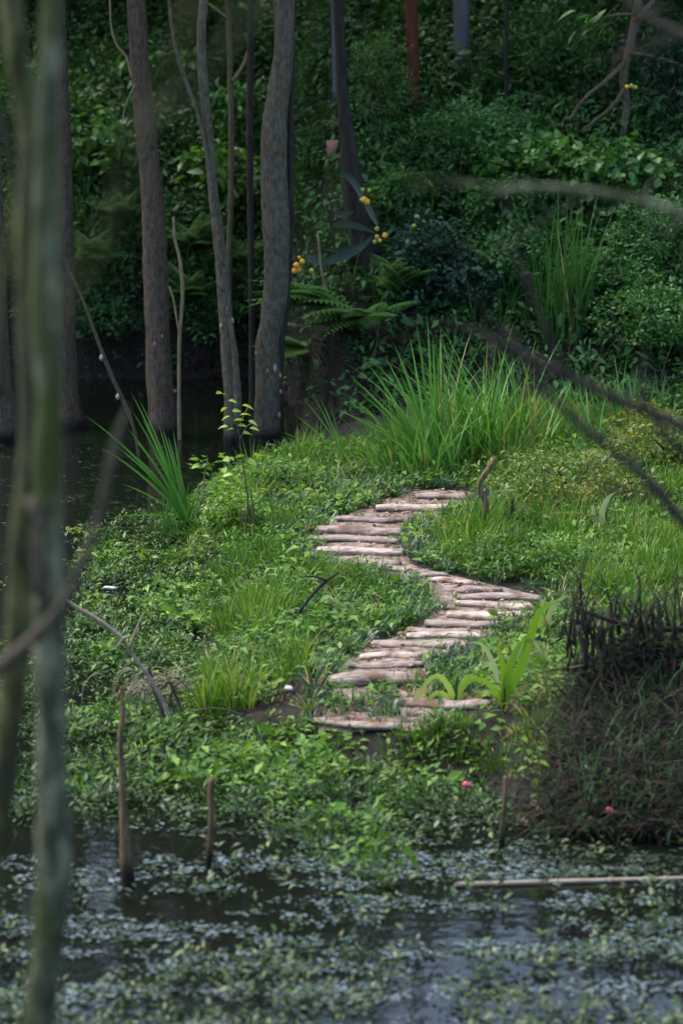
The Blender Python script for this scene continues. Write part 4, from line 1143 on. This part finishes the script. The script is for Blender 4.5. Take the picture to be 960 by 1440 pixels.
YL = -math.pi / 2
for (lab, px, py, n, L) in (
        ("fern clump at the far left bank behind the blurred stems", 130, 400, 16, 1.0), ("fern clump between the brown trunk pair, mid bank", 170, 340, 14, .9),
        ("fern clump right of the thin whitish sapling", 280, 380, 18, 1.1), ("fern clump low on the bank left of the slim bent trunk", 265, 450, 16, .9),
        ("fern clump behind the olive stem", 335, 400, 14, .9),
        ("fern clump on the bank at the very left", 60, 430, 12, 1.0), ("fern on the dark bank far below the rusty post's left shrub", 560, 440, 10, .8)):
    fern(lab, px, py, n, L, YL)
fern("large bright fern draping down the bank right of the thickest trunk", 470, 460, 20, 1.2, math.pi + .5, mat='fern')
fern("fern with long arching fronds under the strap-leaved plant", 520, 480, 16, 1.1, math.pi + .6, mat='fern')
fern("fern low above the muddy shore right of the thickest trunk", 430, 520, 14, .9, math.pi + .8, mat='fern')

# strap-leaved plant with yellow fruit
b0 = hit(515, 375); b0[1] -= .3
t = thing("strap_leaved_plant", b0, "dark plant with long grey-green strap leaves at the foot of the leaning dark trunk", "plant")
for pl, w_ in (([(478, 245), (492, 250), (505, 268), (514, 290)], 1.2), ([(514, 285), (522, 300), (532, 320)], 1.0), ([(468, 316), (492, 316), (515, 322), (528, 328)], 1.2),
             ([(455, 370), (470, 365), (500, 352), (525, 332)], 1.5), ([(430, 360), (445, 368), (460, 372)], 1.2), ([(470, 300), (485, 302), (498, 296)], .8), ([(500, 345), (480, 352), (455, 350)], 1.1)):
    P = [at_y(a, b_, b0[1] - .2 - .05 * k) for k, (a, b_) in enumerate(pl)]
    C, _r = smooth_path(P, 1., .07); n = len(C); tt = np.linspace(0, 1, n)[:, None]
    T = np.gradient(C, axis=0); side = np.cross(T, [.1, 1, .4]); side /= np.linalg.norm(side, axis=1)[:, None] + 1e-9
    ww = .055 * w_ * np.clip(np.minimum(1, .5 + 3 * tt) * (1 - tt ** 4), .05, 1)
    V = np.stack([C - side * ww, C + np.array([0, .3, -.1]) * ww, C + side * ww], 1).reshape(-1, 3); i = np.arange(n - 1)[:, None] * 3
    mesh("leaf", V, np.vstack([np.hstack([i, i + 1, i + 4, i + 3]), np.hstack([i + 1, i + 2, i + 5, i + 4])]), M['strap'], t, v=np.full(len(V), rng.uniform(.2, .9)))


def fruit(px, py, r, mat, dep):
    p = at_y(px, py, dep); k = np.linalg.norm(p - CAM) / FP
    th = np.linspace(0, math.pi, 7)
    return [p + (0, 0, -math.cos(q) * r * k) for q in th], [max(.002, math.sin(q) * r * k) for q in th]


fd = b0[1] - .75
FRUITS = [("upper yellow fruit cluster hanging under the grey-green strap leaves", [(512, 281, 5, 0), (516, 284, 4.5, 0), (508, 281, 3, 1), (519, 268, 3, 1), (510, 267, 3, 1)]),
          ("right yellow fruit cluster at the tip of the strap leaves", [(541, 331, 4.5, 0), (530, 333, 3.5, 1), (530, 322, 3.5, 1), (527, 340, 3.5, 1), (534, 338, 3, 0)]),
          ("lower left yellow fruit cluster next to the thickest trunk", [(417, 373, 4.5, 0), (425, 368, 4, 0), (414, 381, 4, 0), (420, 379, 4, 0), (438, 381, 4, 1), (421, 362, 2.5, 0)]),
          ("tiny yellow-green fruit pair hanging near the crooked tree at the upper right", [(881, 122, 3, 0), (887, 121, 3.5, 1), (893, 123, 3, 1)]),
          ("dull yellow fruit pair in the bluish shrub right of the strap leaves", [(586, 305, 3.5, 1), (582, 318, 3.5, 1)])]
for lab, fr in FRUITS:
    dd = fd if fr[0][0] < 800 else hit(881, 200)[1] - 1.0
    p0 = at_y(fr[0][0], fr[0][1] - 10, dd)
    t = thing("fruit_cluster", p0, lab, "fruit", "yellow fruit clusters")
    for (a, b_, r, gr) in fr:
        P, R = fruit(a, b_, r, None, dd + rng.uniform(-.03, .03))
        fo = tube("fruit", P, R, M['greenfruit' if gr else 'yellow'], t, seg=10, step=.5)
        tube("stalk", [P[-1], p0], [.005, .005], M['twig_dark'], fo, seg=4, step=.2)

# ------------------------------------------------------------------ ground cover (nobody could count it)
def cand(n, x0, x1, y0, y1):
    x = rng.uniform(x0, x1, n); y = rng.uniform(y0, y1, n)
    z = H(x, y)
    px, py = proj(np.stack([x, y, z], 1))
    return x, y, z, px, py


def pick(mask, *arr):
    return [a[mask] for a in arr]


def gapf(px, py):
    gap = np.zeros(len(px))
    for (cx, cy, ax, ay) in ((345, 1012, 55, 15), (395, 1052, 60, 12), (640, 1092, 45, 14), (540, 1068, 50, 8), (720, 1120, 60, 20), (115, 1062, 60, 20), (150, 1190, 90, 50), (60, 850, 40, 40), (205, 800, 30, 12), (158, 842, 48, 15)):
        gap = np.maximum(gap, np.exp(-(((px - cx) / ax) ** 2 + ((py - cy) / ay) ** 2) ** 1.5))
    return gap


# land: z > .05, y < bank
x, y, z, px, py = cand(60000, -4.5, 8.5, 21.5, 46)
sd = poly_sd(x, y, LAND)
u = y - bank_line(x)
land = (z > .06) & (u < np.where(x < 1.6, -.7, .8)) & (y < 39.4 + 3.6 * sstep(.3, 1.9, x) + 9 * (x > 2.2) + 1.2 * (fbm(x, y, 77, 1.5, 2) - .5)) & (np.abs(x) < .155 * y + .8)
n1 = fbm(x, y, 0, 1.1, 3); n2 = fbm(x + 30, y, 0, .8, 3)
rag = (fbm(x, y, 31, 3.4, 3) - .52) * 80 - 3
pathm = in_path(px, py, rag)
pathsoft = in_path(px, py + 5, rag - 3)
nearend = (py > 968) & (rng.uniform(size=len(x)) < .7)
pathm &= ~nearend; pathsoft &= ~nearend          # plants just in front of a log would hide it
r = rng.uniform(size=len(x))
bare = ((px > 380) & (px < 470) & (py > 960) & (py < 1030)) | ((px > 430) & (px < 560) & (py > 1008) & (py < 1035))
inp = pathm | pathsoft
w_grass = np.clip((n1 - .38) * 3, 0, 1) * np.where((px > 640) & (py > 640), .22, .5)
w_herb = np.clip((.66 - n1) * 3, 0, 1) * .5
# lilyturf along the path
near = in_path(px, py, 45) | ((py < 720) & (py > 665) & (px > 370) & (px < 640))
w_lily = np.where(near, .5, np.clip((n2 - .62) * 3, 0, .25))
right = (px > 620) & (py > 700)
heapm = (px > np.interp(py, [850, 900, 1000, 1100, 1170], [830, 820, 800, 770, 780])) & (py > 930) & (py < 1180)
spot = np.zeros(len(x), bool)
for (a_, b_) in ((708, 1000), (640, 990), (590, 995), (530, 1028), (668, 990), (714, 812), (406, 978), (848, 748), (775, 905), (742, 756)):
    spot |= (np.abs(px - a_) < 30) & (py - b_ > -8) & (py - b_ < 30)
spot &= rng.uniform(size=len(x)) < .8
ok = land & ~inp & ~spot & (rng.uniform(size=len(x)) > gapf(px, py)) & ~(bare & (r < .8)) & ~(heapm & (r < .93))
T_g = [T_tuft(11, .23, .015, .07, lean=(0, .85), bend=(.2, 1.2)) for _ in range(8)]
T_gs = [T_tuft(9, .10, .010, .05, lean=(.1, .9), bend=(.2, 1.2)) for _ in range(6)]
T_h = [T_sprig(10, .085, .038, .09, .15, el=(-.1, .9), var=.38) for _ in range(5)] + [T_sprig(7, .135, .07, .10, .2, el=(-.2, .7), var=.3, two=False) for _ in range(2)] + [T_sprig(14, .11, .02, .09, .2, el=(.1, 1.2), var=.35) for _ in range(3)]
T_l = [T_tuft(15, .20, .014, .05, lean=(.2, .9), bend=(.6, 1.7), nseg=4) for _ in range(8)]
vv = .5 + .5 * (fbm(x, y, 5, .9, 2) - .5)


def P3(mask):
    return np.stack([x[mask], y[mask], z[mask]], 1)


sel = ok & (rng.uniform(size=len(x)) < w_grass * (1 - .7 * near))
stuff("grass", T_g, P3(sel), vv[sel], M['grass'], "bright green grass growing over the land around the log path")
sel = ok & (rng.uniform(size=len(x)) < w_herb * (1 - .5 * near) + .1)
stuff("ground_herbs", T_h, P3(sel), vv[sel], M['herb_leaf'], "low leafy green herbs covering the land around the log path")
sel = ok & ~near & (rng.uniform(size=len(x)) < .5 * np.clip((fbm(x, y, 60, .9, 3) - .56) * 5, 0, .6))
T_t = [T_tuft(12, .42, .016, .09, lean=(0, .55), bend=(.2, 1.1), nseg=5) for _ in range(8)]
stuff("tall_grass", T_t, P3(sel), vv[sel] + .1, M['grass'], "taller bright grass patches standing above the ground cover")
sel = ok & (rng.uniform(size=len(x)) < w_lily * .75)
stuff("lilyturf", T_l, P3(sel), vv[sel] - .1, M['lily'], "dark blue-green tufted grass edging the log path")
sel = ok & inp & (rng.uniform(size=len(x)) < .0)
sel = land & pathm & (rng.uniform(size=len(x)) < .09) & (rng.uniform(size=len(x)) < np.where(np.abs(px - np.interp(py, EDGE[:, 0], (EDGE[:, 1] + EDGE[:, 2]) / 2)) > 42, 2.6, .3))
stuff("path_weeds", T_gs, P3(sel), vv[sel], M['grass'], "small weeds sprouting between the logs of the path")
sel = bare & land
stuff("dry_weeds", T_gs, P3(sel & (r < .25)), vv[sel & (r < .25)] * 0 + .5, M['litter'], "withered brown weeds on the bare patch at the foot of the path")
sel = ok & (rng.uniform(size=len(x)) < .03 + .10 * ((px > 700) & (py > 690)))
stuff("dry_grass", [T_tuft(5, .2, .012, .06, lean=(.5, 1.5), bend=(.1, .8)) for _ in range(6)], P3(sel) + (0, 0, .05), rng.uniform(.1, .9, sel.sum()), M['straw'], "dry straw-coloured blades lying among the green ground cover")
# litter on the path
xx, yy_, zz, ppx, ppy = cand(6500, -2, 4, 24, 45)
sel = in_path(ppx, ppy, 6) & (fbm(xx, yy_, 2, 2.0, 2) > .42)
T_lit = [T_sprig(4, .065, .034, .06, .015, el=(-.1, .4), var=.45) for _ in range(5)]
P = np.stack([xx, yy_, zz + .025], 1)[sel]
stuff("leaf_litter", T_lit, P, rng.uniform(.2, .9, len(P)), M['litter'], "brown fallen leaves and chips scattered between the path logs")

# primrose mat over the shallow water: left bay and front shore
x, y, z, px, py = cand(110000, -7.5, 7.5, 15.5, 44)
z = np.maximum(z, 0.0); px, py = proj(np.stack([x, y, z], 1))
sd = poly_sd(x, y, LAND)
n1 = fbm(x, y, 0, 1.6, 3); n2 = fbm(x, y * 2.2, 4, 2.6, 3)
leftbay = sstep(700, 800, py) * (px < 560) * sstep(-2.6, -1.6, sd) * (1 - sstep(1040, 1090, py) * (px < 235) * (px > 60))
front = (py > 1020) * (1 - sstep(1135, 1185, py))
dens = np.maximum(leftbay * (px > -150), front) * (sd < .25) * ~((px > 700) & (py < 1150))
dens *= np.clip((fbm(x, y, 40, 2.4, 3) - .3) * 3.2, .08, 1) * np.where(n1 > .36, .75, .25)
dens *= np.where((px < 110) & (py < 900) & (py > 690), np.clip((n2 - .45) * 4, 0, 1), 1)
gap = gapf(px, py)
dens *= (1 - gap) * ((py > 800) | (px > 100 + (800 - py) * .9) | (rng.uniform(size=len(x)) < .12))
dens *= np.where((py > 1040) & (fbm(x, y * 2, 44, 2.0, 2) < .5), .45, 1)
sel = rng.uniform(size=len(x)) < dens * .9
T_m = [T_sprig(11, .076, .03, .09, .15, el=(-.2, .9), var=.45, droop=.15) for _ in range(9)]
P = np.stack([x, y, z + .0], 1)[sel]
stuff("water_primrose", T_m, P, .42 - .22 * (py[sel] > 1045) + .6 * (fbm(P[:, 0], P[:, 1], 7, 1.2, 2) - .5), M['mat_leaf'], "glossy leafy water plants matting the shallow water at the left and front of the land", tilt=.2)
bay = leftbay * (1 - gap) * (sd < .1) * np.clip((fbm(x, y, 71, 1.1, 3) - .42) * 5, 0, 1) * (py > 790) * (px > 120)
sel = rng.uniform(size=len(x)) < bay * .4
stuff("bay_weeds", T_h + T_gs, np.stack([x, y, z + .04], 1)[sel], (.55 + .5 * (fbm(x, y, 9, 1.3, 2) - .5))[sel], M['herb_leaf'], "fresh green weeds growing through the leafy mat at the left", tilt=.25)
sel = rng.uniform(size=len(x)) < front * (sd < .2) * (py < 1130) * (px > 90) * ~((px > 700) & (py < 1150)) * (1 - gap) * .13
stuff("shore_weeds", T_h + T_gs, np.stack([x, y, z + .02], 1)[sel], (.5 + .5 * (fbm(x, y, 19, 1.3, 2) - .5))[sel], M['herb_leaf'], "olive green leafy weeds along the front shore", tilt=.25)
# far edge strands at left
sel = (rng.uniform(size=len(x)) < .25 * np.clip((n2 - .5) * 5, 0, 1) * (py > 690) * (py < 830) * (px < 240) * (z < .02))
# open water: floating leaves in streaks + emergent sprigs
holes = np.zeros(len(x))
for (cx, cy, ax, ay, st) in ((130, 1195, 120, 45, 1), (600, 1308, 140, 32, 1), (430, 1290, 60, 24, .8), (260, 1190, 60, 30, .7), (860, 1190, 160, 18, .8), (330, 1330, 80, 30, .6)):
    holes = np.maximum(holes, st * np.exp(-(((px - cx) / ax) ** 2 + ((py - cy) / ay) ** 2) ** 1.5))
openw = (py > 1120) * (sd < -.05)
streak = .55 * vnoise(x * .6, y * 4.4, 11, 1.5) + .27 * vnoise(x * .5, y * 2.0, 5, 1.0) + .18 * fbm(x, y * 3, 13, 4.0, 2)
dfl = openw * np.clip((streak - .525 + .03 * sstep(450, 750, px)) * 18, 0, 1) * (1 - holes)
sel = rng.uniform(size=len(x)) < dfl * .8
T_f = [T_sprig(6, .062, .04, .075, .003, el=(-.04, .07), var=.3, fold=.14, droop=.03, roll=.09) for _ in range(6)]
P = np.stack([x, y, z * 0 + .008], 1)[sel]
stuff("floating_leaves", T_f, P, .5 + 0 * P[:, 0], M['float_leaf'], "flat floating leaves shining with sky light on the near pond", tilt=.05, scale=(.6, 1.2))
dem = openw * np.clip((fbm(x, y * 1.6, 15, 1.7, 3) - .44) * 5, 0, 1) * (1 - holes)
sel = rng.uniform(size=len(x)) < dem * (.14 + .2 * (py > 1340))
P = np.stack([x, y, z * 0], 1)[sel]
stuff("emergent_water_plants", [T_sprig(8, .075, .034, .08, .15, el=(-.1, .9), var=.4) for _ in range(7)], P, rng.uniform(.1, .7, len(P)), M['pond_leaf'],
      "small leafy water plants poking out of the near pond between floating leaves", tilt=.2, scale=(.6, 1.2))
# far inlet duckweed
sel = rng.uniform(size=len(x)) < .22 * np.clip((n2 - .46) * 5, 0, 1) * (py > 560) * (py < 800) * (px < 300) * (sd < -.1)
P = np.stack([x, y, z * 0 + .006], 1)[sel]
stuff("far_floating_leaves", T_f, P, .4 + 0 * P[:, 0], M['float_leaf'], "sparse floating leaves on the dark inlet at the left", tilt=.05, scale=(.5, 1.0))

# undergrowth on the far bank
x = rng.uniform(-10, 10, 38000); y = bank_line(x) + rng.uniform(0, 1, len(x)) ** .8 * 17 + .1
z = H(x, y); px, py = proj(np.stack([x, y, z], 1))
n1 = fbm(x, y, 21, .7, 3)
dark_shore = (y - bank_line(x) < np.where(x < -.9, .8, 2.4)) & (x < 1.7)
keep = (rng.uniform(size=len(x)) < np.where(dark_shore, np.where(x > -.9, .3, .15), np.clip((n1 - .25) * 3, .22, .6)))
T_u = [T_sprig(8, .14, .06, .16, .34, el=(-.6, .8), var=.35) for _ in range(8)]
P = np.stack([x, y, z], 1)[keep]
stuff("undergrowth", T_u, P, .4 + .6 * (fbm(P[:, 0], P[:, 1], 3, .8, 2) - .5), M['bush_mid'], "mixed green undergrowth covering the slope of the far bank", tilt=.4)
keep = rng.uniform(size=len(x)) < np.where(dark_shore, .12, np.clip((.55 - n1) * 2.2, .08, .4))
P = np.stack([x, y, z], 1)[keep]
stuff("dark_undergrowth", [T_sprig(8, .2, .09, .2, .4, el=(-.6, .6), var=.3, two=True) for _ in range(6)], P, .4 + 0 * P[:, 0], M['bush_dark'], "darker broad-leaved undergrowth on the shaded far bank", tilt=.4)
keep = (rng.uniform(size=len(x)) < .05 * (fbm(x, y, 91, .8, 2) > .45)) & ~dark_shore
P = np.stack([x, y, z], 1)[keep]
stuff("slope_grass", [T_tuft(12, .75, .022, .12, lean=(0, .7), bend=(.2, 1.3), nseg=5) for _ in range(6)], P, rng.uniform(.0, .6, len(P)), M['fern'], "rank grass growing among the undergrowth of the far bank", tilt=.2)
s = Soup()
for i in np.nonzero(rng.uniform(size=len(x)) < .012)[0]:
    p = np.array([x[i], y[i], z[i]]); h_ = rng.uniform(.5, 1.6); dx = rng.normal(0, .3)
    s.tube([p, p + (dx * .4, -.1, h_ * .6), p + (dx, -.3, h_)], [.012, .009, .004], seg=4, step=.3)
o = s.build("bank_stems", M['twig']); tag(o, "bare thin stems and creepers standing in the undergrowth of the far bank", "stems", kind='stuff')
# roots and dead twigs over the muddy shore
s = Soup()
for i in range(700):
    bx = rng.uniform(-8, 1.9); by = float(bank_line(np.array([bx]))[0]) + rng.uniform(-.1, 1.3 if bx < -.9 else 2.6)
    p = np.array([bx, by, float(H(bx, by)[0]) + .03]); d = np.array([rng.normal(0, .3), -rng.uniform(.0, .4), rng.normal(-.05, .25)])
    s.tube([p, p + d * .5 + (0, 0, .12), p + d], [.014, .010, .004], seg=4, step=.15)
o = s.build("root_tangle", M['twig_dark']); tag(o, "dark tangle of roots and dead twigs along the muddy far shore", "roots", kind='stuff')

# ------------------------------------------------------------------ brush heap on the right
hb = hit(900, 1150)
t = thing("brush_heap", hb, "dark heap of dead twigs, roots and creepers on the right front shore", "brush heap")
s = Soup(); s2 = Soup()
cx, cy = hb[0], hb[1] + 1.0


_ha = np.arange(700, 1141, 20.); _hb = np.arange(840, 1181, 10.)
_hd = np.array([[min(hit(a_, b_)[1], hb[1] + 1.7) for a_ in _ha] for b_ in _hb])


def heap_pt():
    while True:
        a, b_ = rng.uniform(720, 1120), rng.uniform(850, 1170)
        top = np.interp(a, [720, 770, 815, 860, 900, 1000, 1120], [1100, 1040, 900, 875, 880, 860, 900]) + 70 * (vnoise(a * .02, 1., 2.) - .3) + abs(rng.normal(0, 22))
        left = np.interp(b_, [850, 900, 1000, 1100, 1170], [805, 800, 785, 750, 760]) + rng.normal(0, 12)
        if b_ > top and a > left: break
    yy = _hd[int((b_ - 840) / 10), int((a - 700) / 20)] - rng.uniform(0.0, .45)
    return at_y(a, b_, yy)


for i in range(7000):
    p = heap_pt(); l = rng.uniform(.15, .75)
    if rng.uniform() < .6:                        # strands hanging and trailing down
        dx = rng.normal(0, .45) - .1
        q1 = p + np.array([dx * .5, -.05, .12]) * l; q2 = p + np.array([dx, -.12, -.45 - rng.uniform(0, .4)]) * l
        pts = [p, q1, (q1 + q2) / 2 + (dx * .1, -.03, .05), q2]; rr = [.006, .005, .004, .002]
    else:
        d = rng.normal(size=3) * np.array([1, .6, .7]); d /= np.linalg.norm(d)
        pts = [p, p + d * l * .5 + rng.normal(0, .04, 3), p + d * l]; rr = [rng.uniform(.004, .011), .006, .002]
    (s if rng.uniform() < .55 else s2).tube(pts, rr, seg=3, step=.15)
for i in range(170):                              # upright dead stalks on the heap's shoulder
    a = rng.uniform(795, 1100); b_ = rng.uniform(880, 960); p = at_y(a, b_, _hd[int((b_ - 840) / 10), int((a - 700) / 20)] - rng.uniform(.1, .5)); l = rng.uniform(.25, .8)
    s.tube([p, p + np.array([rng.normal(0, .06), 0, l * .6]), p + np.array([rng.normal(0, .14), 0, l])], [rng.uniform(.008, .02), .009, .003], seg=4, step=.12)
o = s.build("dark_twigs", M['twig_dark'], t); o['kind'] = 'stuff'
o = s2.build("pale_twigs", M['twig'], t); o['kind'] = 'stuff'
s = Soup()
for i in range(1900):
    p = heap_pt() - np.array([0, .08, 0]); yaw = rng.uniform(0, 6.28)
    V, F = blade_geo(rng.uniform(.2, .5), .013, rng.uniform(.2, 1.4), rng.uniform(.4, 1.5), yaw, 4)
    s.add(V + p, F, rng.uniform(.0, .9))
o = s.build("grass_blades", M['bush_dark'], t); o['kind'] = 'stuff'
for pl in ([(812, 880, 7), (822, 930, 7), (828, 990, 6), (835, 1040, 6)], [(845, 880, 6), (852, 930, 6), (850, 990, 5)], [(800, 940, 4), (870, 925, 4), (930, 905, 4), (990, 900, 4)],
           [(832, 1075, 6), (870, 1050, 6), (905, 1030, 5), (935, 1012, 4)], [(812, 1155, 5), (832, 1120, 6), (850, 1090, 6), (862, 1065, 4)], [(860, 1045, 6), (862, 1070, 6), (872, 1100, 4)],
           [(790, 1010, 4), (850, 995, 4), (920, 1000, 4), (975, 998, 4)], [(905, 870, 5), (915, 920, 5), (935, 990, 4)], [(830, 1150, 4), (845, 1180, 4)], [(880, 1150, 5), (888, 1110, 5), (892, 1085, 4)],
           [(825, 860, 5), (850, 870, 7), (890, 880, 8), (940, 885, 9), (1000, 880, 9)], [(765, 1090, 4), (790, 1075, 4), (830, 1080, 3)]):
    dep = _hd[int(np.clip((pl[len(pl) // 2][1] - 840) / 10, 0, 33)), int((pl[0][0] - 700) / 20)] - .5
    pp, rr = px_pts(pl, dep, .2); tube("branch", pp, rr, M['twig'] if rng.uniform() < .6 else M['twig_dark'], t, seg=6, step=.06, rough=.2, seed=rng.uniform(0, 50))
bush("lime-green leafy sprig growing out of the lower brush heap", 850, 1100, .16, .14, 24, .075, .035, 'lime', name="leafy_sprig", cat="sprig", group="sprigs on the brush heap", stems=0,
     base=at_y(850, 1108, hb[1] + .15), spr=5)
bush("second lime-green sprig right of the first at the brush heap's foot", 905, 1120, .14, .1, 14, .07, .03, 'bush_light', name="leafy_sprig", cat="sprig", group="sprigs on the brush heap", stems=0,
     base=at_y(905, 1125, hb[1] + .1), spr=5)
s = Soup()
for i in range(240):
    p = at_y(rng.uniform(740, 1100), rng.uniform(1125, 1168), hb[1] + rng.uniform(0, .2)); V, F = leaf_geo(.07, .035, .3, .3)
    s.add(orient(V, rng.uniform(0, 6.28), rng.uniform(-1, .5)) + p, F, rng.uniform(0, .6))
o = s.build("dead_leaves", M['litter'], t); o['kind'] = 'stuff'
# soft feathery plants between path foot and heap
for (lab, px, py, n) in (("soft feathery green clump on the shore between the corn plants and the brush heap", 740, 1050, 230), ("soft feathery green clump below the path foot, left of the other", 640, 1050, 120),
                         ("dim feathery clump above the brush heap's left shoulder", 830, 900, 200), ("feathery green clump behind the brush heap at the right edge", 920, 870, 200)):
    clump("feathery_grass", lab, "grass clump", px, py, n, .42, .007, M['grass'] if 'dim' not in lab else M['bush_mid'], lean=(0, .9), bend=(.1, .8), rad=.38, nseg=4, group="feathery clumps near the brush heap", parts=False, var=(0, .6))

# ------------------------------------------------------------------ forest roof above the far bank (its trunks stand beyond the view)
n = 7000
x = rng.uniform(-26, 26, n); y = rng.uniform(47.5, 80, n)
z = 9.0 + rng.uniform(0, 2.0, n) + .3 * np.clip(y - 60, 0, 20) + 1.0 * (fbm(x, y, 2, .25, 2) - .5)
P = np.stack([x, y, z], 1)
P = P[(fbm(x, y, 8, .35, 2) > .37)]
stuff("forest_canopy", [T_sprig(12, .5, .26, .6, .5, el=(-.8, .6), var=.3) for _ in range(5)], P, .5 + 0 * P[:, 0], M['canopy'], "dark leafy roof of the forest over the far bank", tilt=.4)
s = Soup()
for i in range(26):
    a = rng.uniform(-18, 18); b_ = rng.uniform(60, 78); g0 = float(H(a, b_)[0])
    s.tube([(a, b_, g0 - .3), (a + rng.normal(0, .3), b_, g0 + 4), (a + rng.normal(0, .6), b_, g0 + 9)], [.2, .17, .12], seg=8, step=1)
o = s.build("distant_trunks", M['bark_dark']); tag(o, "distant dark forest trunks beyond the far bank", "trunks", kind='stuff')

for o in bpy.data.objects:
    if '_o' in o: del o['_o']

print("TRIS", sum(sum(len(p.vertices) - 2 for p in me.polygons) * me.users if False else len(me.loops) - 2 * len(me.polygons) for me in bpy.data.meshes))
